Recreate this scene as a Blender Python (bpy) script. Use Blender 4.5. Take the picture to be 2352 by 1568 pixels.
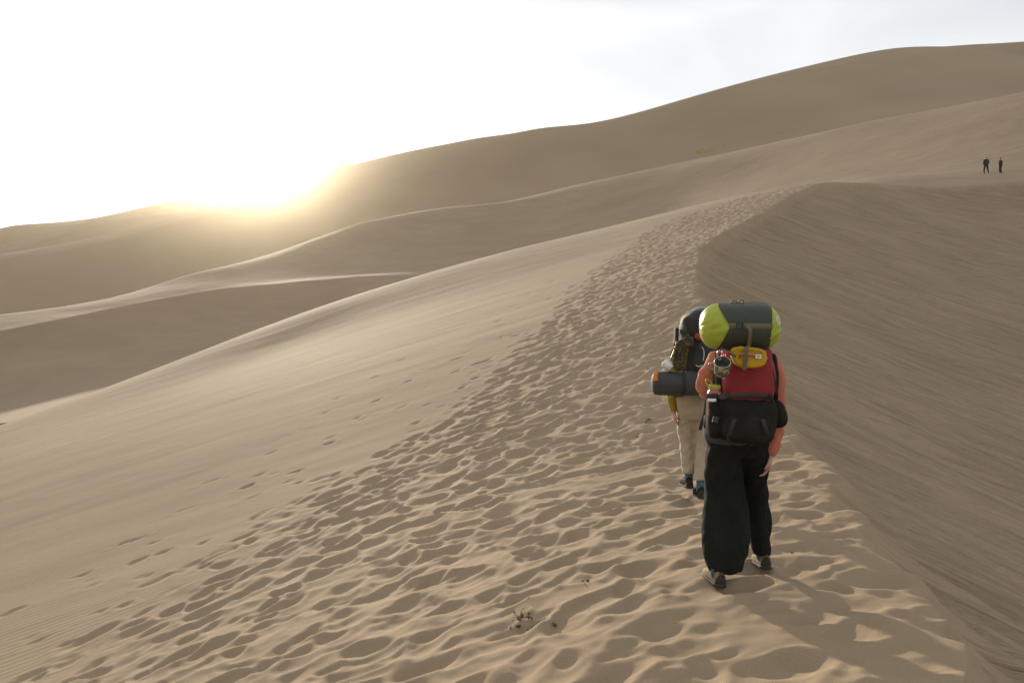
import bpy, bmesh, math, random
import numpy as np
from mathutils import Vector, Matrix, Euler

for o in list(bpy.data.objects):
    bpy.data.objects.remove(o, do_unlink=True)
SC = bpy.context.scene
COL = SC.collection
R = math.radians
random.seed(7)
RNG = np.random.default_rng(11)

# ------------------------------------------------------------------ camera
cam_data = bpy.data.cameras.new('camera')
cam_data.lens = 28.0
cam_data.sensor_width = 36.0
cam_data.clip_start = 0.05
cam_data.clip_end = 8000
cam = bpy.data.objects.new('camera', cam_data)
COL.objects.link(cam)
cam.location = (0, 0, 0)
cam.rotation_euler = (R(90), 0, 0)
SC.camera = cam

# ------------------------------------------------------------------ sun + sky
SUN_AZ = -17.0       # degrees right of +Y
SUN_EL = 12.1
sun_dir = Vector((math.sin(R(SUN_AZ)) * math.cos(R(SUN_EL)),
                  math.cos(R(SUN_AZ)) * math.cos(R(SUN_EL)), math.sin(R(SUN_EL))))
sl = bpy.data.lights.new('sun', 'SUN')
sl.energy = 2.45
sl.angle = R(1.4)
sl.color = (1.0, 0.87, 0.69)
sun = bpy.data.objects.new('sun', sl)
COL.objects.link(sun)
sun.rotation_euler = sun_dir.to_track_quat('Z', 'Y').to_euler()
sun.location = sun_dir * 500

world = bpy.data.worlds.new('World')
SC.world = world
world.use_nodes = True
nt = world.node_tree
nt.nodes.clear()
N = nt.nodes.new
out = N('ShaderNodeOutputWorld')
bg = N('ShaderNodeBackground')
bg.inputs['Strength'].default_value = 0.15
sky = N('ShaderNodeTexSky')
sky.sky_type = 'NISHITA'
sky.sun_disc = False
sky.sun_elevation = R(SUN_EL)
sky.sun_rotation = R(SUN_AZ)
sky.altitude = 2400
sky.air_density = 1.0
sky.dust_density = 3.0
sky.ozone_density = 1.0
tc = N('ShaderNodeTexCoord')
mp = N('ShaderNodeMapping')
mp.inputs['Scale'].default_value = (1.3, 1.0, 5.0)
mp.inputs['Rotation'].default_value = (0, R(14), R(20))
n1 = N('ShaderNodeTexNoise')
n1.inputs['Scale'].default_value = 1.6
n1.inputs['Detail'].default_value = 9
n1.inputs['Roughness'].default_value = 0.55
n1.inputs['Distortion'].default_value = 0.6
bw = N('ShaderNodeRGBToBW')
grey = N('ShaderNodeMix'); grey.data_type = 'RGBA'; grey.inputs[0].default_value = 0.45      # cirrus washes the blue out
dim = N('ShaderNodeMix'); dim.data_type = 'RGBA'; dim.blend_type = 'MULTIPLY'; dim.inputs[0].default_value = 1.0
dim.inputs[7].default_value = (0.20, 0.197, 0.193, 1)                                        # light the veil takes out of the clear sky
ramp = N('ShaderNodeValToRGB')                                                              # thin cloud veil all over the sky
ramp.color_ramp.elements[0].position = 0.34
ramp.color_ramp.elements[0].color = (1.60, 1.60, 1.60, 1)
ramp.color_ramp.elements[1].position = 0.66
ramp.color_ramp.elements[1].color = (2.18, 2.13, 2.05, 1)
add = N('ShaderNodeMix'); add.data_type = 'RGBA'; add.blend_type = 'ADD'; add.inputs[0].default_value = 1.0
L = nt.links.new
L(tc.outputs['Generated'], mp.inputs['Vector'])
L(mp.outputs['Vector'], n1.inputs['Vector'])
L(n1.outputs['Fac'], ramp.inputs['Fac'])
L(sky.outputs['Color'], bw.inputs['Color'])
L(sky.outputs['Color'], grey.inputs[6]); L(bw.outputs['Val'], grey.inputs[7])
L(grey.outputs[2], dim.inputs[6])
L(dim.outputs[2], add.inputs[6]); L(ramp.outputs['Color'], add.inputs[7])
L(add.outputs[2], bg.inputs['Color'])
L(bg.outputs['Background'], out.inputs['Surface'])

# ------------------------------------------------------------------ exposure + render settings
SC.view_settings.view_transform = 'Standard'
SC.view_settings.look = 'None'
SC.view_settings.gamma = 1.0
SC.view_settings.exposure = 1.3
SC.view_settings.use_curve_mapping = False
SC.render.engine = 'CYCLES'
SC.cycles.use_denoising = True
SC.cycles.max_bounces = 6
SC.cycles.diffuse_bounces = 3
SC.cycles.glossy_bounces = 2
SC.cycles.transmission_bounces = 2
SC.cycles.volume_bounces = 0
SC.cycles.sample_clamp_indirect = 6.0

# ------------------------------------------------------------------ helpers
F = 1829.0            # focal length in units of a 2352 px wide frame

def P(u, v, d):
    """world point seen at (u, v) of a 2352 x 1568 survey of the view, d metres ahead"""
    return Vector(((u - 1176.0) / F * d, d, (784.0 - v) / F * d))

def tag(o, label=None, cat=None, group=None, kind=None):
    if label: o['label'] = label
    if cat: o['category'] = cat
    if group: o['group'] = group
    if kind: o['kind'] = kind
    return o

class TPS:
    def __init__(self, pts, lam=0.0):
        p = np.array([[a[0], a[1], a[2]] for a in pts], float)
        self.c = p[:, :2]
        n = len(p)
        d = np.hypot(self.c[:, None, 0] - self.c[None, :, 0], self.c[:, None, 1] - self.c[None, :, 1])
        K = self.k(d) + lam * np.eye(n)
        Q = np.hstack([np.ones((n, 1)), self.c])
        A = np.zeros((n + 3, n + 3))
        A[:n, :n] = K; A[:n, n:] = Q; A[n:, :n] = Q.T
        self.w = np.linalg.solve(A, np.concatenate([p[:, 2], np.zeros(3)]))
    @staticmethod
    def k(d):
        return d * d * np.log(np.maximum(d, 1e-9))
    def __call__(self, x, y):
        z = self.w[-3] + self.w[-2] * x + self.w[-1] * y
        for (cx, cy), w in zip(self.c, self.w[:-3]):
            d2 = (x - cx) ** 2 + (y - cy) ** 2 + 1e-12
            z = z + w * 0.5 * d2 * np.log(d2)
        return z

def pchip(xs, ys):
    """smooth monotone-ish 1D interpolation with linear ends"""
    xs = np.array(xs, float); ys = np.array(ys, float)
    o = np.argsort(xs); xs, ys = xs[o], ys[o]
    h = np.diff(xs); dl = np.diff(ys) / h
    m = np.empty_like(xs)
    m[0], m[-1] = dl[0], dl[-1]
    m[1:-1] = (dl[:-1] * h[1:] + dl[1:] * h[:-1]) / (h[1:] + h[:-1])
    def f(q):
        q = np.asarray(q, float)
        i = np.clip(np.searchsorted(xs, q) - 1, 0, len(xs) - 2)
        t = (q - xs[i]) / h[i]
        tc = np.clip(t, 0, 1)
        t2, t3 = tc * tc, tc ** 3
        r = (2*t3 - 3*t2 + 1) * ys[i] + (t3 - 2*t2 + tc) * h[i] * m[i] + (-2*t3 + 3*t2) * ys[i+1] + (t3 - t2) * h[i] * m[i+1]
        r = r + np.where(t < 0, t * h[i] * m[0], 0) + np.where(t > 1, (t - 1) * h[i] * m[-1], 0)
        return r
    return f

_perm = np.random.default_rng(5).random((512, 512))
def vnoise(x, y):
    """value noise 0..1 with smooth interpolation"""
    xi = np.floor(x); yi = np.floor(y)
    fx = x - xi; fy = y - yi
    fx = fx * fx * (3 - 2 * fx); fy = fy * fy * (3 - 2 * fy)
    xi = xi.astype(np.int64) & 511; yi = yi.astype(np.int64) & 511
    x1 = (xi + 1) & 511; y1 = (yi + 1) & 511
    return (_perm[xi, yi] * (1-fx) + _perm[x1, yi] * fx) * (1-fy) + (_perm[xi, y1] * (1-fx) + _perm[x1, y1] * fx) * fy
def fbm(x, y, oct=3):
    s = 0; a = 0.5; t = 0
    for k in range(oct):
        s = s + a * vnoise(x * 2 ** k + 17.3 * k, y * 2 ** k + 9.1 * k); t += a; a *= 0.5
    return s / t - 0.5

def smin(a, b, k):
    h = np.clip(0.5 + 0.5 * (b - a) / k, 0, 1)
    return b * (1 - h) + a * h - k * h * (1 - h)

class Dune:
    """windward sheet cut by a slip face that falls from a brink line"""
    lip = None
    def __init__(self, wind_pts, brink, fall, slope, run, k, lam=0.0, floor=-40):
        self.wind = TPS(wind_pts, lam)
        n = math.hypot(*fall)
        self.f = (fall[0] / n, fall[1] / n)
        self.g = (-self.f[1], self.f[0])
        q = [b[0] * self.g[0] + b[1] * self.g[1] for b in brink]
        p = [b[0] * self.f[0] + b[1] * self.f[1] for b in brink]
        self.qs = q
        self.pc = pchip(q, p)
        self.zc = pchip(q, [b[2] for b in brink])
        self.slope = slope if callable(slope) else (lambda q, s=slope: s + 0 * q)
        self.run, self.k, self.floor = run, k, floor
    def qt(self, x, y):
        q = x * self.g[0] + y * self.g[1]
        return q, x * self.f[0] + y * self.f[1] - self.pc(q)
    def z(self, x, y):
        q, t = self.qt(x, y)
        s = self.slope(q)
        tt = np.maximum(t, 0)
        if self.lip: t = t - self.lip(q); tt = np.maximum(t, 0)
        lee = self.zc(q) - s * np.where(t > 0, self.run * (1 - np.exp(-tt / self.run)), t)
        if self.lip: lee = lee - (0.10 + 0.30 * np.clip(fbm(q * 0.9 + 5, q * 0 + 2.5, 2) + 0.1, 0, 1)) * (1 - np.exp(-tt / 0.18))
        return np.maximum(smin(self.wind(x, y), lee, self.k(q) if callable(self.k) else self.k), self.floor)
    def z1(self, x, y):
        return float(self.z(np.array([x]), np.array([y]))[0])

def hit(dune, u, v, d0, d1, n=4000):
    """first point of the dune's surface along the line of sight"""
    d = np.geomspace(d0, d1, n)
    x = (u - 1176.0) / F * d; zr = (784.0 - v) / F * d
    zt = dune.z(x, d)
    i = np.argmax(zt >= zr)
    if not (zt >= zr).any(): return None
    return (float(x[i]), float(d[i]), float(zt[i]))

def grid_object(name, X, Y, Z, mat, attrs=None, wrap=False):
    nr, nc = X.shape
    me = bpy.data.meshes.new(name)
    co = np.stack([X, Y, Z], -1).reshape(-1, 3).astype(np.float32)
    idx = np.arange(nr * nc).reshape(nr, nc)
    a = idx[:-1, :-1].ravel(); b = idx[:-1, 1:].ravel(); c = idx[1:, 1:].ravel(); d = idx[1:, :-1].ravel()
    f = np.stack([a, b, c, d], 1)
    if wrap:
        f = np.vstack([f, np.stack([idx[:-1, -1], idx[:-1, 0], idx[1:, 0], idx[1:, -1]], 1)])
    me.vertices.add(len(co)); me.vertices.foreach_set('co', co.ravel())
    me.loops.add(f.size); me.loops.foreach_set('vertex_index', f.ravel().astype(np.int32))
    me.polygons.add(len(f))
    me.polygons.foreach_set('loop_start', (np.arange(len(f)) * 4).astype(np.int32))
    me.polygons.foreach_set('loop_total', np.full(len(f), 4, np.int32))
    me.polygons.foreach_set('use_smooth', np.ones(len(f), bool))
    me.update(calc_edges=True)
    for k, v in (attrs or {}).items():
        at = me.attributes.new(k, 'FLOAT', 'POINT')
        at.data.foreach_set('value', v.ravel().astype(np.float32))
    me.materials.append(mat)
    o = bpy.data.objects.new(name, me)
    COL.objects.link(o)
    o['kind'] = 'structure'
    return o

# ------------------------------------------------------------------ sand
def sand_material(name, ripples, relief=0.08):
    m = bpy.data.materials.new(name); m.use_nodes = True
    nt = m.node_tree; ns = nt.nodes; L = nt.links.new
    b = ns['Principled BSDF']
    b.inputs['Roughness'].default_value = 0.95
    b.inputs['Specular IOR Level'].default_value = 0.12
    geo = ns.new('ShaderNodeNewGeometry')
    def noise(scale, detail, vec=None, rough=0.55):
        n = ns.new('ShaderNodeTexNoise')
        n.inputs['Scale'].default_value = scale; n.inputs['Detail'].default_value = detail
        n.inputs['Roughness'].default_value = rough
        L(vec or geo.outputs['Position'], n.inputs['Vector'])
        return n
    big = noise(0.22 if ripples else (0.05 if relief else 0.004), 5)
    fine = noise(190.0 if ripples else 0.25, 3)
    r = ns.new('ShaderNodeValToRGB')
    e = r.color_ramp.elements
    e[0].position = 0.30; e[0].color = (0.267, 0.200, 0.132, 1)
    e[1].position = 0.72; e[1].color = (0.316, 0.239, 0.159, 1)
    L(big.outputs['Fac'], r.inputs['Fac'])
    mx = ns.new('ShaderNodeMix'); mx.data_type = 'RGBA'; mx.blend_type = 'MULTIPLY'
    r2 = ns.new('ShaderNodeValToRGB')
    r2.color_ramp.elements[0].position = 0.3; r2.color_ramp.elements[0].color = (0.86, 0.86, 0.86, 1)
    r2.color_ramp.elements[1].position = 0.7; r2.color_ramp.elements[1].color = (1.1, 1.1, 1.1, 1)
    L(fine.outputs['Fac'], r2.inputs['Fac'])
    mx.inputs[0].default_value = 1.0 if ripples else (0.35 if relief else 0.0)
    L(r.outputs['Color'], mx.inputs[6]); L(r2.outputs['Color'], mx.inputs[7])
    L(mx.outputs[2], b.inputs['Base Color'])
    # relief
    if ripples:
        rot = ns.new('ShaderNodeMapping'); rot.inputs['Rotation'].default_value = (0, 0, R(-9))
        L(geo.outputs['Position'], rot.inputs['Vector'])
        wv = ns.new('ShaderNodeTexWave'); wv.bands_direction = 'Y'; wv.wave_type = 'BANDS'
        wv.inputs['Scale'].default_value = 2.6
        wv.inputs['Distortion'].default_value = 2.2
        wv.inputs['Detail'].default_value = 3.0
        wv.inputs['Detail Scale'].default_value = 0.7
        L(rot.outputs['Vector'], wv.inputs['Vector'])
        at = ns.new('ShaderNodeAttribute'); at.attribute_name = 'ripple'
        mul = ns.new('ShaderNodeMath'); mul.operation = 'MULTIPLY'
        L(wv.outputs['Fac'], mul.inputs[0]); L(at.outputs['Fac'], mul.inputs[1])
        b1 = ns.new('ShaderNodeBump'); b1.inputs['Strength'].default_value = 1.0; b1.inputs['Distance'].default_value = 0.0026
        L(mul.outputs[0], b1.inputs['Height'])
        grain = noise(70.0, 4)
        b2 = ns.new('ShaderNodeBump'); b2.inputs['Strength'].default_value = 1.0; b2.inputs['Distance'].default_value = 0.0016
        L(grain.outputs['Fac'], b2.inputs['Height']); L(b1.outputs['Normal'], b2.inputs['Normal'])
        # grain-flow lines running down the slip face
        fl = ns.new('ShaderNodeMapping'); fl.vector_type = 'POINT'; fl.inputs['Rotation'].default_value = (0, 0, R(15.2)); fl.inputs['Scale'].default_value = (0.22, 5.0, 0.22)
        L(geo.outputs['Position'], fl.inputs['Vector'])
        fnz = noise(1.3, 5, fl.outputs['Vector'], 0.62)
        al = ns.new('ShaderNodeAttribute'); al.attribute_name = 'lee'
        m2 = ns.new('ShaderNodeMath'); m2.operation = 'MULTIPLY'
        L(fnz.outputs['Fac'], m2.inputs[0]); L(al.outputs['Fac'], m2.inputs[1])
        b3 = ns.new('ShaderNodeBump'); b3.inputs['Strength'].default_value = 1.0; b3.inputs['Distance'].default_value = 0.22
        L(m2.outputs[0], b3.inputs['Height']); L(b2.outputs['Normal'], b3.inputs['Normal'])
        b2 = b3
        # sorted darker and lighter grains in those lines
        rs = ns.new('ShaderNodeValToRGB')
        rs.color_ramp.elements[0].position = 0.36; rs.color_ramp.elements[0].color = (0.88, 0.875, 0.87, 1)
        rs.color_ramp.elements[1].position = 0.60; rs.color_ramp.elements[1].color = (1.10, 1.10, 1.10, 1)
        L(fnz.outputs['Fac'], rs.inputs['Fac'])
        ms = ns.new('ShaderNodeMix'); ms.data_type = 'RGBA'; ms.blend_type = 'MULTIPLY'
        L(al.outputs['Fac'], ms.inputs[0]); L(mx.outputs[2], ms.inputs[6]); L(rs.outputs['Color'], ms.inputs[7])
        L(ms.outputs[2], b.inputs['Base Color'])
        L(b2.outputs['Normal'], b.inputs['Normal'])
    else:
        st = ns.new('ShaderNodeMapping'); st.inputs['Scale'].default_value = (0.5, 2.2, 1.0); st.inputs['Rotation'].default_value = (0, 0, R(-12))
        L(geo.outputs['Position'], st.inputs['Vector'])
        w = noise(0.35, 4, st.outputs['Vector'], 0.5)
        b1 = ns.new('ShaderNodeBump'); b1.inputs['Strength'].default_value = 1.0; b1.inputs['Distance'].default_value = relief
        L(w.outputs['Fac'], b1.inputs['Height'])
        if relief: L(b1.outputs['Normal'], b.inputs['Normal'])
    return m

SAND = sand_material('rippled_sand', True)
SAND_FAR = sand_material('distant_sand', False)
SAND_HAZY = sand_material('smooth_far_sand', False, 0.0)

# ------------------------------------------------------------------ foreground dune
crest_px = [(2330, 1700, 2.85), (2253, 1568, 3.4), (2137, 1371, 4.6), (1985, 1217, 5.9), (1921, 1113, 7.2), (1846, 1013, 9.0),
            (1800, 955, 9.9), (1700, 815, 12.6), (1610, 690, 17.2), (1598, 600, 23.5), (1640, 545, 29),
            (1720, 505, 34.5), (1790, 465, 41), (1850, 433, 48), (1900, 419, 54.5), (2000, 421, 59), (2150, 431, 61),
            (2352, 416, 64.5), (2700, 395, 69)]
crest = [P(*c) for c in crest_px]
crest = [Vector((1.7, 0.5, -1.46)), Vector((1.3, -6, -1.7)), Vector((-3.0, -50, -6.0))][::-1] + crest
sil_px = [(0, 978, 42), (240, 893, 42), (480, 802, 42), (720, 717, 42), (960, 640, 43), (1200, 569, 46), (1500, 496, 53),
          (1700, 449, 60), (1850, 424, 66)]
wind_pts = [tuple(c) for c in crest[2:]]
wind_pts += [tuple(P(*s)) for s in sil_px]
wind_pts += [tuple(P(u, v + 45, d * 1.45)) for u, v, d in sil_px]
wind_pts += [tuple(P(*s)) for s in [
    (1640, 1338, 4.83), (1756, 1297, 5.2), (1595, 1148, 7.2), (1000, 1568, 4.55), (0, 1568, 7.7),
    (2000, 408, 84), (2130, 403, 82), (2265, 397, 80), (2352, 395, 79), (2700, 372, 77),
    (2050, 455, 115), (2352, 450, 112), (2700, 440, 110)]]
_py = pchip([-60, -6, 0, 4, 7, 10, 13.5, 18, 25, 33, 40, 45, 52, 60, 68, 85, 110, 150], [-4, -.35, -.1, 0, .06, .4, .95, 1.8, 3.0, 4.35, 5.5, 6.25, 7.05, 7.6, 7.8, 6.5, 1.0, -12])
def base_plane(x, y):
    return -1.46 + 0.30 * (np.maximum(x, -75) - 1.35) + _py(y)
_zero = [(-4, 8), (-1, 11), (-8, 16), (-2, 17), (-14, 26), (-6, 27), (1, 24), (-22, 33), (-10, 36), (3, 34), (8, 44), (-9, 7), (-5, 2), (0, 0), (-20, 5), (-35, 20),
         (-4, -6), (-15, -8), (-40, -30), (0, -50), (-50, 50), (-60, 90), (-30, 100), (0, 110), (30, 125)]
wind_pts = [(a[0], a[1], a[2] - float(base_plane(np.array([a[0]]), np.array([a[1]]))[0])) for a in wind_pts]
wind_pts += [(a, b, 0.0) for a, b in _zero]
def lee_slope(q):
    return np.interp(q, [0, 30, 48, 65, 100], [0.60, 0.57, 0.50, 0.42, 0.40])
fore = Dune(wind_pts, [tuple(c) for c in crest], (0.965, -0.262), lee_slope, 60.0, 0.05, floor=-24, lam=0.3)
_res = fore.wind
fore.lip = lambda q: 0.55 * fbm(q * 0.8, q * 0 + 7.5, 2) + 0.30 * fbm(q * 2.6, q * 0 + 3.5, 2)      # scalloped brink
fore.wind = lambda x, y: base_plane(x, y) + _res(x, y)

# the trampled strip: stamps carved out of a relief raster
left_px = [(-150, 1700), (100, 1560), (280, 1430), (640, 1180), (1050, 935), (1250, 750), (1360, 625), (1500, 525), (1620, 478), (1800, 432)]
lq, lp = [], []
for u, v in left_px:
    h = hit(fore, u, v, 2.0, 75)
    if h:
        lq.append(h[0] * fore.g[0] + h[1] * fore.g[1]); lp.append(h[0] * fore.f[0] + h[1] * fore.f[1])
_o = np.argsort(lq); lq = np.array(lq)[_o]; lp = np.array(lp)[_o]
def left_p(q): return np.interp(q, lq, lp)

class Raster:
    def __init__(self, x0, x1, y0, y1, res):
        self.x0, self.y0, self.res = x0, y0, res
        self.nx = int((x1 - x0) / res); self.ny = int((y1 - y0) / res)
        xs = x0 + np.arange(self.nx) * res; ys = y0 + np.arange(self.ny) * res
        self.X, self.Y = np.meshgrid(xs, ys, indexing='ij')
        q, t = fore.qt(self.X, self.Y)
        w = q * 0 + left_p(q) - fore.pc(q)             # negative: how far left the strip reaches
        edge = np.clip((t - w + 0.5) / 1.4, 0, 1) * np.clip((0.35 - t) / 0.5, 0, 1)
        wind = fbm(self.X * 1.5, self.Y * 4.5, 3)
        lump = fbm(self.X * 2.6 + 40, self.Y * 3.2, 3)
        self.H = edge * (0.030 * wind + 0.022 * lump)
        self.mask = edge
        self.WX = 0.16 * fbm(self.X * 2.6 + 3, self.Y * 2.6, 2) + 0.05 * fbm(self.X * 9, self.Y * 9 + 7, 2)
        self.WY = 0.16 * fbm(self.X * 2.6 + 60, self.Y * 2.6 + 31, 2) + 0.05 * fbm(self.X * 9 + 20, self.Y * 9 + 40, 2)
    def stamp(self, cx, cy, la, wb, ang, depth, skew):
        rr = max(la, wb) * 1.15 + 0.09
        i0 = max(0, int((cx - rr - self.x0) / self.res)); i1 = min(self.nx, int((cx + rr - self.x0) / self.res) + 2)
        j0 = max(0, int((cy - rr - self.y0) / self.res)); j1 = min(self.ny, int((cy + rr - self.y0) / self.res) + 2)
        if i1 - i0 < 2 or j1 - j0 < 2: return
        dx = self.X[i0:i1, j0:j1] + self.WX[i0:i1, j0:j1] - cx; dy = self.Y[i0:i1, j0:j1] + self.WY[i0:i1, j0:j1] - cy
        c, s = math.cos(ang), math.sin(ang)
        a = dx * c + dy * s; b = -dx * s + dy * c
        bb = b / wb
        bb = np.where(bb > 0, bb * (1 + skew), bb * (1 - 0.5 * skew))
        e = (a / la) ** 2 + (bb + 0.25 * (a / la) ** 2) ** 2
        H = self.H[i0:i1, j0:j1]
        bowl = -depth * (1 - e) + 0.012
        rim = 0.010 * np.exp(-((np.sqrt(e) - 1.12) / 0.16) ** 2) * (depth / 0.06)
        self.H[i0:i1, j0:j1] = np.minimum(H + rim, np.maximum(bowl, np.minimum(H, 0) - depth * 0.85))
    def blur(self, n):
        for _ in range(n):
            H = self.H
            H[1:-1, :] = 0.25 * H[:-2, :] + 0.5 * H[1:-1, :] + 0.25 * H[2:, :]
            H[:, 1:-1] = 0.25 * H[:, :-2] + 0.5 * H[:, 1:-1] + 0.25 * H[:, 2:]
    def sample(self, x, y):
        fx = np.clip((x - self.x0) / self.res, 0, self.nx - 1.001); fy = np.clip((y - self.y0) / self.res, 0, self.ny - 1.001)
        i = fx.astype(int); j = fy.astype(int); fx = fx - i; fy = fy - j
        H = self.H
        return (H[i, j] * (1-fx) + H[i+1, j] * fx) * (1-fy) + (H[i, j+1] * (1-fx) + H[i+1, j+1] * fx) * fy

near_r = Raster(-10.5, 6.5, 0.8, 17.0, 0.013)
mid_r = Raster(-9, 16, 14.0, 42.0, 0.03)
far_r = Raster(-2, 62, 38.0, 92.0, 0.07)
rasters = [near_r, mid_r, far_r]
def put(cx, cy, *a):
    for r_ in rasters:
        r_.stamp(cx, cy, *a)

def strip_point(q, t):
    pp = float(fore.pc(q)) + t
    return pp * fore.f[0] + q * fore.g[0], pp * fore.f[1] + q * fore.g[1]
def strip_width(q):
    return float(fore.pc(q) - left_p(q)) if q < lq[-1] else 5.0
qmin, qmax = 0.5, 92.0
TRACKS = 52
for k in range(TRACKS):                       # walking lines: alternating feet, wandering a little
    s0 = (k + random.random()) / TRACKS
    s0 = s0 * 1.02 if s0 < 0.75 else s0
    q = qmin + random.random(); ph = random.uniform(0, 6.28); side = 1
    qe = qmax if random.random() < 0.8 else random.uniform(15, 70)
    while q < qe:
        w = strip_width(q)
        t = -w * (s0 + 0.05 * math.sin(q * 0.33 + ph) + 0.03 * math.sin(q * 0.9 + ph * 2)) + side * random.gauss(0.11, 0.05)
        side = -side
        x, y = strip_point(q, t)
        q += random.uniform(0.5, 0.8)
        edge = max(0.0, s0 - 0.8) / 0.2
        if x < -10.3 or y < 0.9 or t > 0.1 or random.random() < 0.25 * edge: continue
        big = random.choice((0.85, 1.0, 1.0, 1.15, 1.4))
        put(x, y, random.uniform(0.13, 0.22) * big, random.uniform(0.09, 0.14) * big, R(random.gauss(14, 24)), random.uniform(0.036, 0.070) * (1 - 0.35 * edge) * min(1.15, big), random.uniform(0.0, 0.5))
for k in range(2600):                         # scuffs and old prints between the lines
    q = qmin + (qmax - qmin) * random.random() ** 1.2
    t = -strip_width(q) * random.random() * 0.95
    x, y = strip_point(q, t)
    if x < -10.3 or y < 0.9: continue
    put(x, y, random.uniform(0.10, 0.30), random.uniform(0.07, 0.16), R(random.gauss(14, 30)), random.uniform(0.02, 0.05), random.uniform(-0.2, 0.4))
for k in range(420):                          # strays that thin out to the left of the strip
    q = qmin + 70 * random.random() ** 1.1
    t = -strip_width(q) - 2.6 * random.random() ** 2.2
    x, y = strip_point(q, t)
    if x < -10.3 or y < 0.9: continue
    put(x, y, random.uniform(0.12, 0.24), random.uniform(0.06, 0.11), R(random.gauss(14, 12)), random.uniform(0.015, 0.042), random.uniform(0, 0.4))
# hollows that bite into the brink and trail down the slip face
q = 2.0
while q < 90:
    for _ in range(2 if random.random() < 0.35 else 1):
        x, y = strip_point(q, random.uniform(0.05, 0.55))
        put(x, y, random.uniform(0.40, 0.80), random.uniform(0.13, 0.22), R(random.gauss(-24, 9)), random.uniform(0.05, 0.10), random.uniform(0.0, 0.3))
    q += random.uniform(0.45, 1.0)
# lone walkers' prints on the smooth slope
lone = [(480, 1105), (428, 1166), (300, 1242), (190, 1318), (25, 1408), (495, 1275), (620, 1040), (647, 1004), (690, 985), (743, 950), (783, 912),
        (862, 868), (920, 828), (575, 1140), (90, 1470), (220, 1410), (545, 1235), (1262, 610), (1195, 573), (965, 660), (1010, 640), (690, 772), (1090, 632),
        (570, 803), (860, 705), (40, 990), (380, 1320)]
for u, v in lone:
    h = hit(fore, u, v, 2, 75)
    if h: put(h[0], h[1], random.uniform(0.16, 0.28), random.uniform(0.05, 0.08), R(random.gauss(14, 6)), random.uniform(0.026, 0.040), 0.2)
# churned, crumbly patches and small unevenness everywhere on the trampled strip
for (u, v, rad, amp) in ((1215, 1412, 0.15, 0.050), (1338, 1330, 0.055, 0.035), (1490, 962, 0.10, 0.035), (1467, 1000, 0.05, 0.02), (505, 1330, 0.05, 0.03), (330, 1490, 0.07, 0.03)):
    h = hit(fore, u, v, 2, 60)
    w_ = np.exp(-(((near_r.X - h[0]) ** 2 + (near_r.Y - h[1]) ** 2) / rad ** 2) ** 1.5)
    near_r.H += w_ * (amp * 2.2 * (fbm(near_r.X * 16, near_r.Y * 16, 3)) - amp * 0.4)
near_r.H += near_r.mask * 0.016 * fbm(near_r.X * 7 + 11, near_r.Y * 9, 3)
near_r.blur(1)
for _ in range(3): near_r.H[1:-1, :] = 0.25 * near_r.H[:-2, :] + 0.5 * near_r.H[1:-1, :] + 0.25 * near_r.H[2:, :]

def fore_relief(x, y):
    h = np.zeros_like(x)
    m1 = (x > -10.4) & (x < 6.4) & (y > 0.85) & (y < 16.9)
    m2 = (x > -8.9) & (x < 15.9) & (y >= 15.5) & (y < 41.8)
    m3 = (x > -1.9) & (x < 61.9) & (y >= 40.0) & (y < 91.8)
    for r_, m in ((near_r, m1), (mid_r, m2 & ~m1), (far_r, m3 & ~m2)):
        h[m] = r_.sample(x[m], y[m])
    return h

az = np.concatenate([np.linspace(-180, -44, 40, endpoint=False), np.linspace(-44, -35, 45, endpoint=False),
                     np.linspace(-35, 35, 860, endpoint=False), np.linspace(35, 46, 50, endpoint=False), np.linspace(46, 180, 40, endpoint=False)])
rr = [0.35]
while rr[-1] < 128:
    r0 = rr[-1]
    rr.append(r0 + (0.05 if r0 < 2.4 else max(0.013, 0.0047 * r0)))
rr = np.array(rr)
RR, AA = np.meshgrid(rr, np.radians(az), indexing='ij')
GX = RR * np.sin(AA); GY = RR * np.cos(AA)
GZ = fore.z(GX, GY)
q, t = fore.qt(GX, GY)
GZ = GZ + fore_relief(GX, GY)
# slip face: sand streaks running down the fall line, slumped tongues under the brink
lee = np.clip(t / 0.5, 0, 1)
streak = fbm(q * 2.2, t * 0.08 + 30, 4) * 0.16 + fbm(q * 9.0, t * 0.18, 3) * 0.035 + fbm(q * 0.6, t * 0.12 + 8, 2) * 0.10
GZ = GZ + lee * streak
# windward: broad low swells and wind streaks
wd = np.clip(-t / 1.0, 0, 1)
GZ = GZ + wd * (0.028 * fbm(GX * 0.35, GY * 1.1, 3) + 0.10 * fbm(GX * 0.07 + 5, GY * 0.10, 2))
wstrip = left_p(q) - fore.pc(q)
ripple = wd * (1 - np.clip((t - wstrip + 1.2) / 1.6, 0, 1) * 0.85)
fade = 0.25 + 0.75 * np.clip(fbm(GX * 0.25 + 3, GY * 0.5, 3) * 2.4 + 0.55, 0, 1)
ground_dune = grid_object('foreground_dune', GX, GY, GZ, SAND, {'ripple': ripple * fade, 'lee': lee}, wrap=True)
tag(ground_dune, 'long pale sand ridge with footprints climbing to the right', kind='structure')
print('foreground verts', GX.size, GX.shape)
NRR, NAA = rr, np.radians(az)
def ground_z(x, y):
    return float(fore.z(np.array([x]), np.array([y]))[0] + fore_relief(np.array([x]), np.array([y]))[0])

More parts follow.
